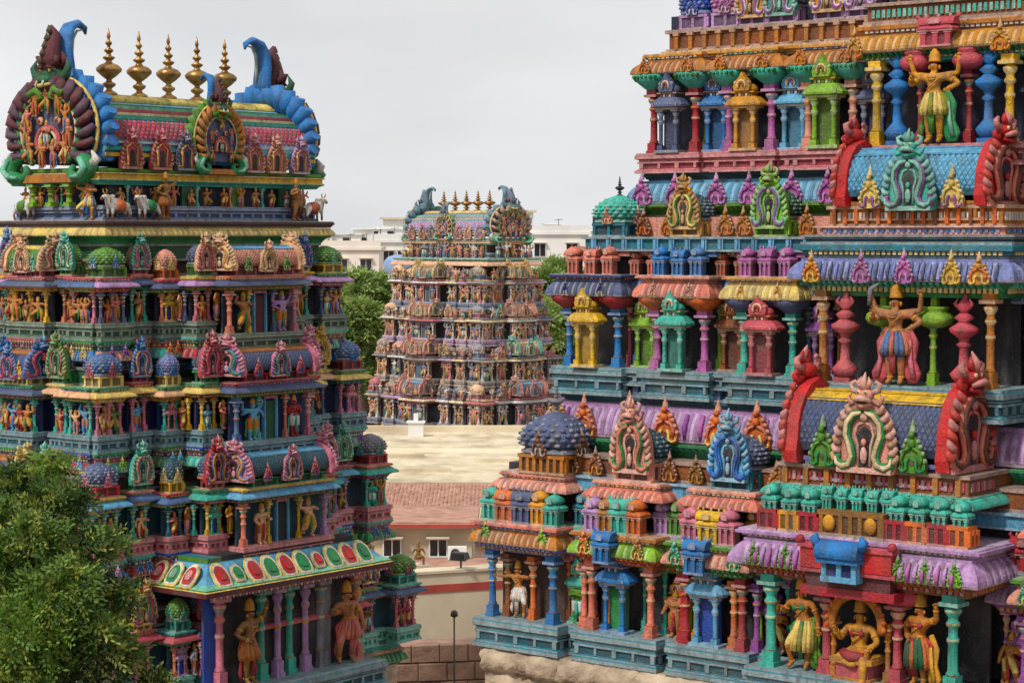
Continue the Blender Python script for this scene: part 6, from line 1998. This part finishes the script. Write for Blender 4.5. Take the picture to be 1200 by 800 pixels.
# ------------------------------------------------------------------ trees
def tree(name, label, base, trunk_h, lobes, nleaf, leaf, mat, seed, group=None, droop=.5):
    """lobes: (x, y, z, r) clumps round the crown; leaves fill the shell of every clump"""
    q = random.Random(seed)
    t = thing(name, label, 'tree', base, 0, group)
    top = Vector((0, 0, trunk_h))
    tk = MB()
    tk.tube([(0, 0, 0), (.1, .05, trunk_h * .5), tuple(top)], [leaf * 2.6 + .14, leaf * 2 + .1, leaf * 1.4 + .06], 8)
    link('trunk', tk.mesh('trunk', M_BARK), t)
    lm = MB()
    for (x, y, z, r) in lobes:
        p = Vector((x, y, z))
        mid = top.lerp(p, .5) + Vector((q.uniform(-.1, .1), q.uniform(-.1, .1), -.1)) * r
        lm.tube([tuple(top - Vector((0, 0, trunk_h * .15))), tuple(mid), tuple(p)], [.10 + leaf, .05 + leaf * .5, .015], 5)
        for k in range(5):
            d = Vector((q.gauss(0, 1), q.gauss(0, 1), q.gauss(.3, 1))).normalized() * r * .8
            lm.tube([tuple(p), tuple(p + d * .5 + Vector((0, 0, .05))), tuple(p + d)], [.03, .018, .006], 4)
    link('limbs', lm.mesh('limbs', M_BARK), t)
    mb = MB()
    tot = sum(l[3] ** 2 for l in lobes)
    for (x, y, z, r) in lobes:
        # tufts: little sprays of leaflets
        n = int(nleaf * r * r / tot / 9)
        hue = q.uniform(.05, .85)
        for _ in range(n):
            d = Vector((q.gauss(0, 1), q.gauss(0, 1), q.gauss(.15, 1))).normalized()
            rr_ = r * (q.random() ** .35) * (1 + .22 * math.sin(3 * d.x * 4 + d.z * 5 + x) * math.cos(4 * d.y + z))
            c = Vector((x, y, z)) + Vector((d.x * rr_, d.y * rr_, d.z * rr_ * .8))
            ax = (d + Vector((q.gauss(0, .5), q.gauss(0, .5), q.gauss(-.1, .4)))).normalized()
            side = ax.cross(Vector((q.gauss(0, 1), q.gauss(0, 1), q.gauss(0, 1)))).normalized()
            tone = min(1, max(0, hue + q.gauss(0, .22)))
            yl = q.random()
            for k in range(9):
                s = 1 if k % 2 else -1
                u = (k // 2 + .5) / 4.5
                o_ = c + ax * (u - .4) * leaf * 3.2 - Vector((0, 0, 1)) * droop * leaf * u * u * 1.5
                dirn = (side * s * (1 - .4 * u) + ax * .55 + Vector((q.gauss(0, .2), q.gauss(0, .2), q.gauss(-.1, .25)))).normalized()
                if k == 8:
                    dirn = ax
                w = dirn.cross(ax + Vector((.01, .3, .2))).normalized().cross(dirn) * leaf * .24
                L = leaf * q.uniform(.8, 1.3)
                mb.add([o_ - w * .3, o_ + dirn * L * .5 - w, o_ + dirn * L, o_ + dirn * L * .5 + w], [(0, 1, 2, 3)], (tone, yl, 0, 1))
    link('crown', mb.mesh('crown', mat), t, (0, 0, 0), 0, 1, None, 'stuff')
    return t
M_LEAF_NEAR = leaf_material('near_leaves', lin(26, 52, 20), lin(112, 148, 54), lin(186, 190, 84))
M_LEAF_FAR = leaf_material('far_leaves', lin(84, 112, 48), lin(150, 174, 86), lin(172, 184, 104))
D = 34.0
def lobe(x, y, d, r):
    p = px(x, y, d)
    return (p[0] + 7.9 - (.14 if x > 60 else 0), p[1] - 34.5, p[2] - 0.0, r * .86)
near_l = [lobe(20, 660, 34, .95), (lobe(70, 590, 34.5, .55)), lobe(20, 570, 35, .55), lobe(105, 640, 34, .55), lobe(80, 690, 33.2, .7), lobe(140, 700, 34, .5), lobe(30, 740, 33, .85), lobe(110, 765, 33.4, .7),
          lobe(60, 545, 35, .34), lobe(100, 585, 34.3, .32), lobe(140, 632, 34.5, .25), lobe(150, 760, 34, .4), lobe(10, 820, 33, 1.0), lobe(120, 840, 33.6, .8), lobe(-60, 640, 34.5, 1.0), lobe(-80, 760, 34, 1.2), lobe(190, 800, 34, .3),
          lobe(40, 625, 33.5, .5), lobe(5, 610, 34, .5), lobe(125, 735, 33.2, .35)]
tree('shade_tree', 'feathery green tree in front of the left temple tower', (-7.9, 34.5, 0), 9.6, near_l, 62000, .1, M_LEAF_NEAR, 11)
def far_tree(label, x0, y0, d, r, seed, n=22, hh=1.0):
    p = px(x0, y0, d)
    q = random.Random(seed)
    L = []
    for _ in range(n):
        a = q.uniform(0, 2 * PI)
        rr_ = r * math.sqrt(q.random()) * .85
        zt = q.uniform(-1, 1)
        L.append((rr_ * math.cos(a) * math.sqrt(max(.1, 1 - zt * zt * .7)), rr_ * math.sin(a), p[2] + zt * r * hh, r * q.uniform(.25, .42)))
    tree('background_tree', label, (p[0], p[1], 0), max(2, p[2] - r * hh), L, 26000, .42, M_LEAF_FAR, seed, 'trees behind the temple roofs')
far_tree('light green tree between the left tower and the distant tower', 432, 378, 185, 3.7, 31)
far_tree('rounded green tree rising just right of the distant tower crown', 630, 362, 190, 3.0, 32)
far_tree('dark green tree below the white block beside the close tower', 664, 345, 200, 2.8, 33)
far_tree('low green tree next to the left tower behind the cream roof', 405, 395, 178, 3.2, 35)
far_tree('low bushy tree behind the right shoulder of the distant tower', 650, 405, 182, 3.2, 36)

# distant belt of trees round the town, read as one mass
q = random.Random(77)
belt = MB()
for i in range(420):
    a = q.uniform(-.62, .62)
    d = q.uniform(275, 520)
    r = q.uniform(3.0, 5.5)
    c = Vector((d * math.sin(a), d * math.cos(a), q.uniform(5.5, 8.5) + (d - 275) * .012))
    tone = q.uniform(.1, .9)
    for _ in range(70):
        n = Vector((q.gauss(0, 1), q.gauss(0, 1), q.gauss(.2, 1))).normalized()
        p = c + Vector((n.x * r, n.y * r, n.z * r * .8)) * q.random() ** .3
        u = n.cross(Vector((q.gauss(0, 1), q.gauss(0, 1), q.gauss(0, 1)))).normalized() * q.uniform(.4, .9)
        w = n.cross(u) * .7
        belt.add([p - u, p - w, p + u, p + w], [(0, 1, 2, 3)], (min(1, max(0, tone + q.gauss(0, .2))), q.random(), 0, 1))
    belt.tube([(c.x, c.y, 0), (c.x, c.y, c.z)], .3, 4, (0, 0, 0, 1))
bo = link('tree_belt', belt.mesh('tree_belt', M_LEAF_FAR), kind='stuff')
bo['label'] = 'belt of green trees spreading behind the temple towers'
bo['category'] = 'trees'
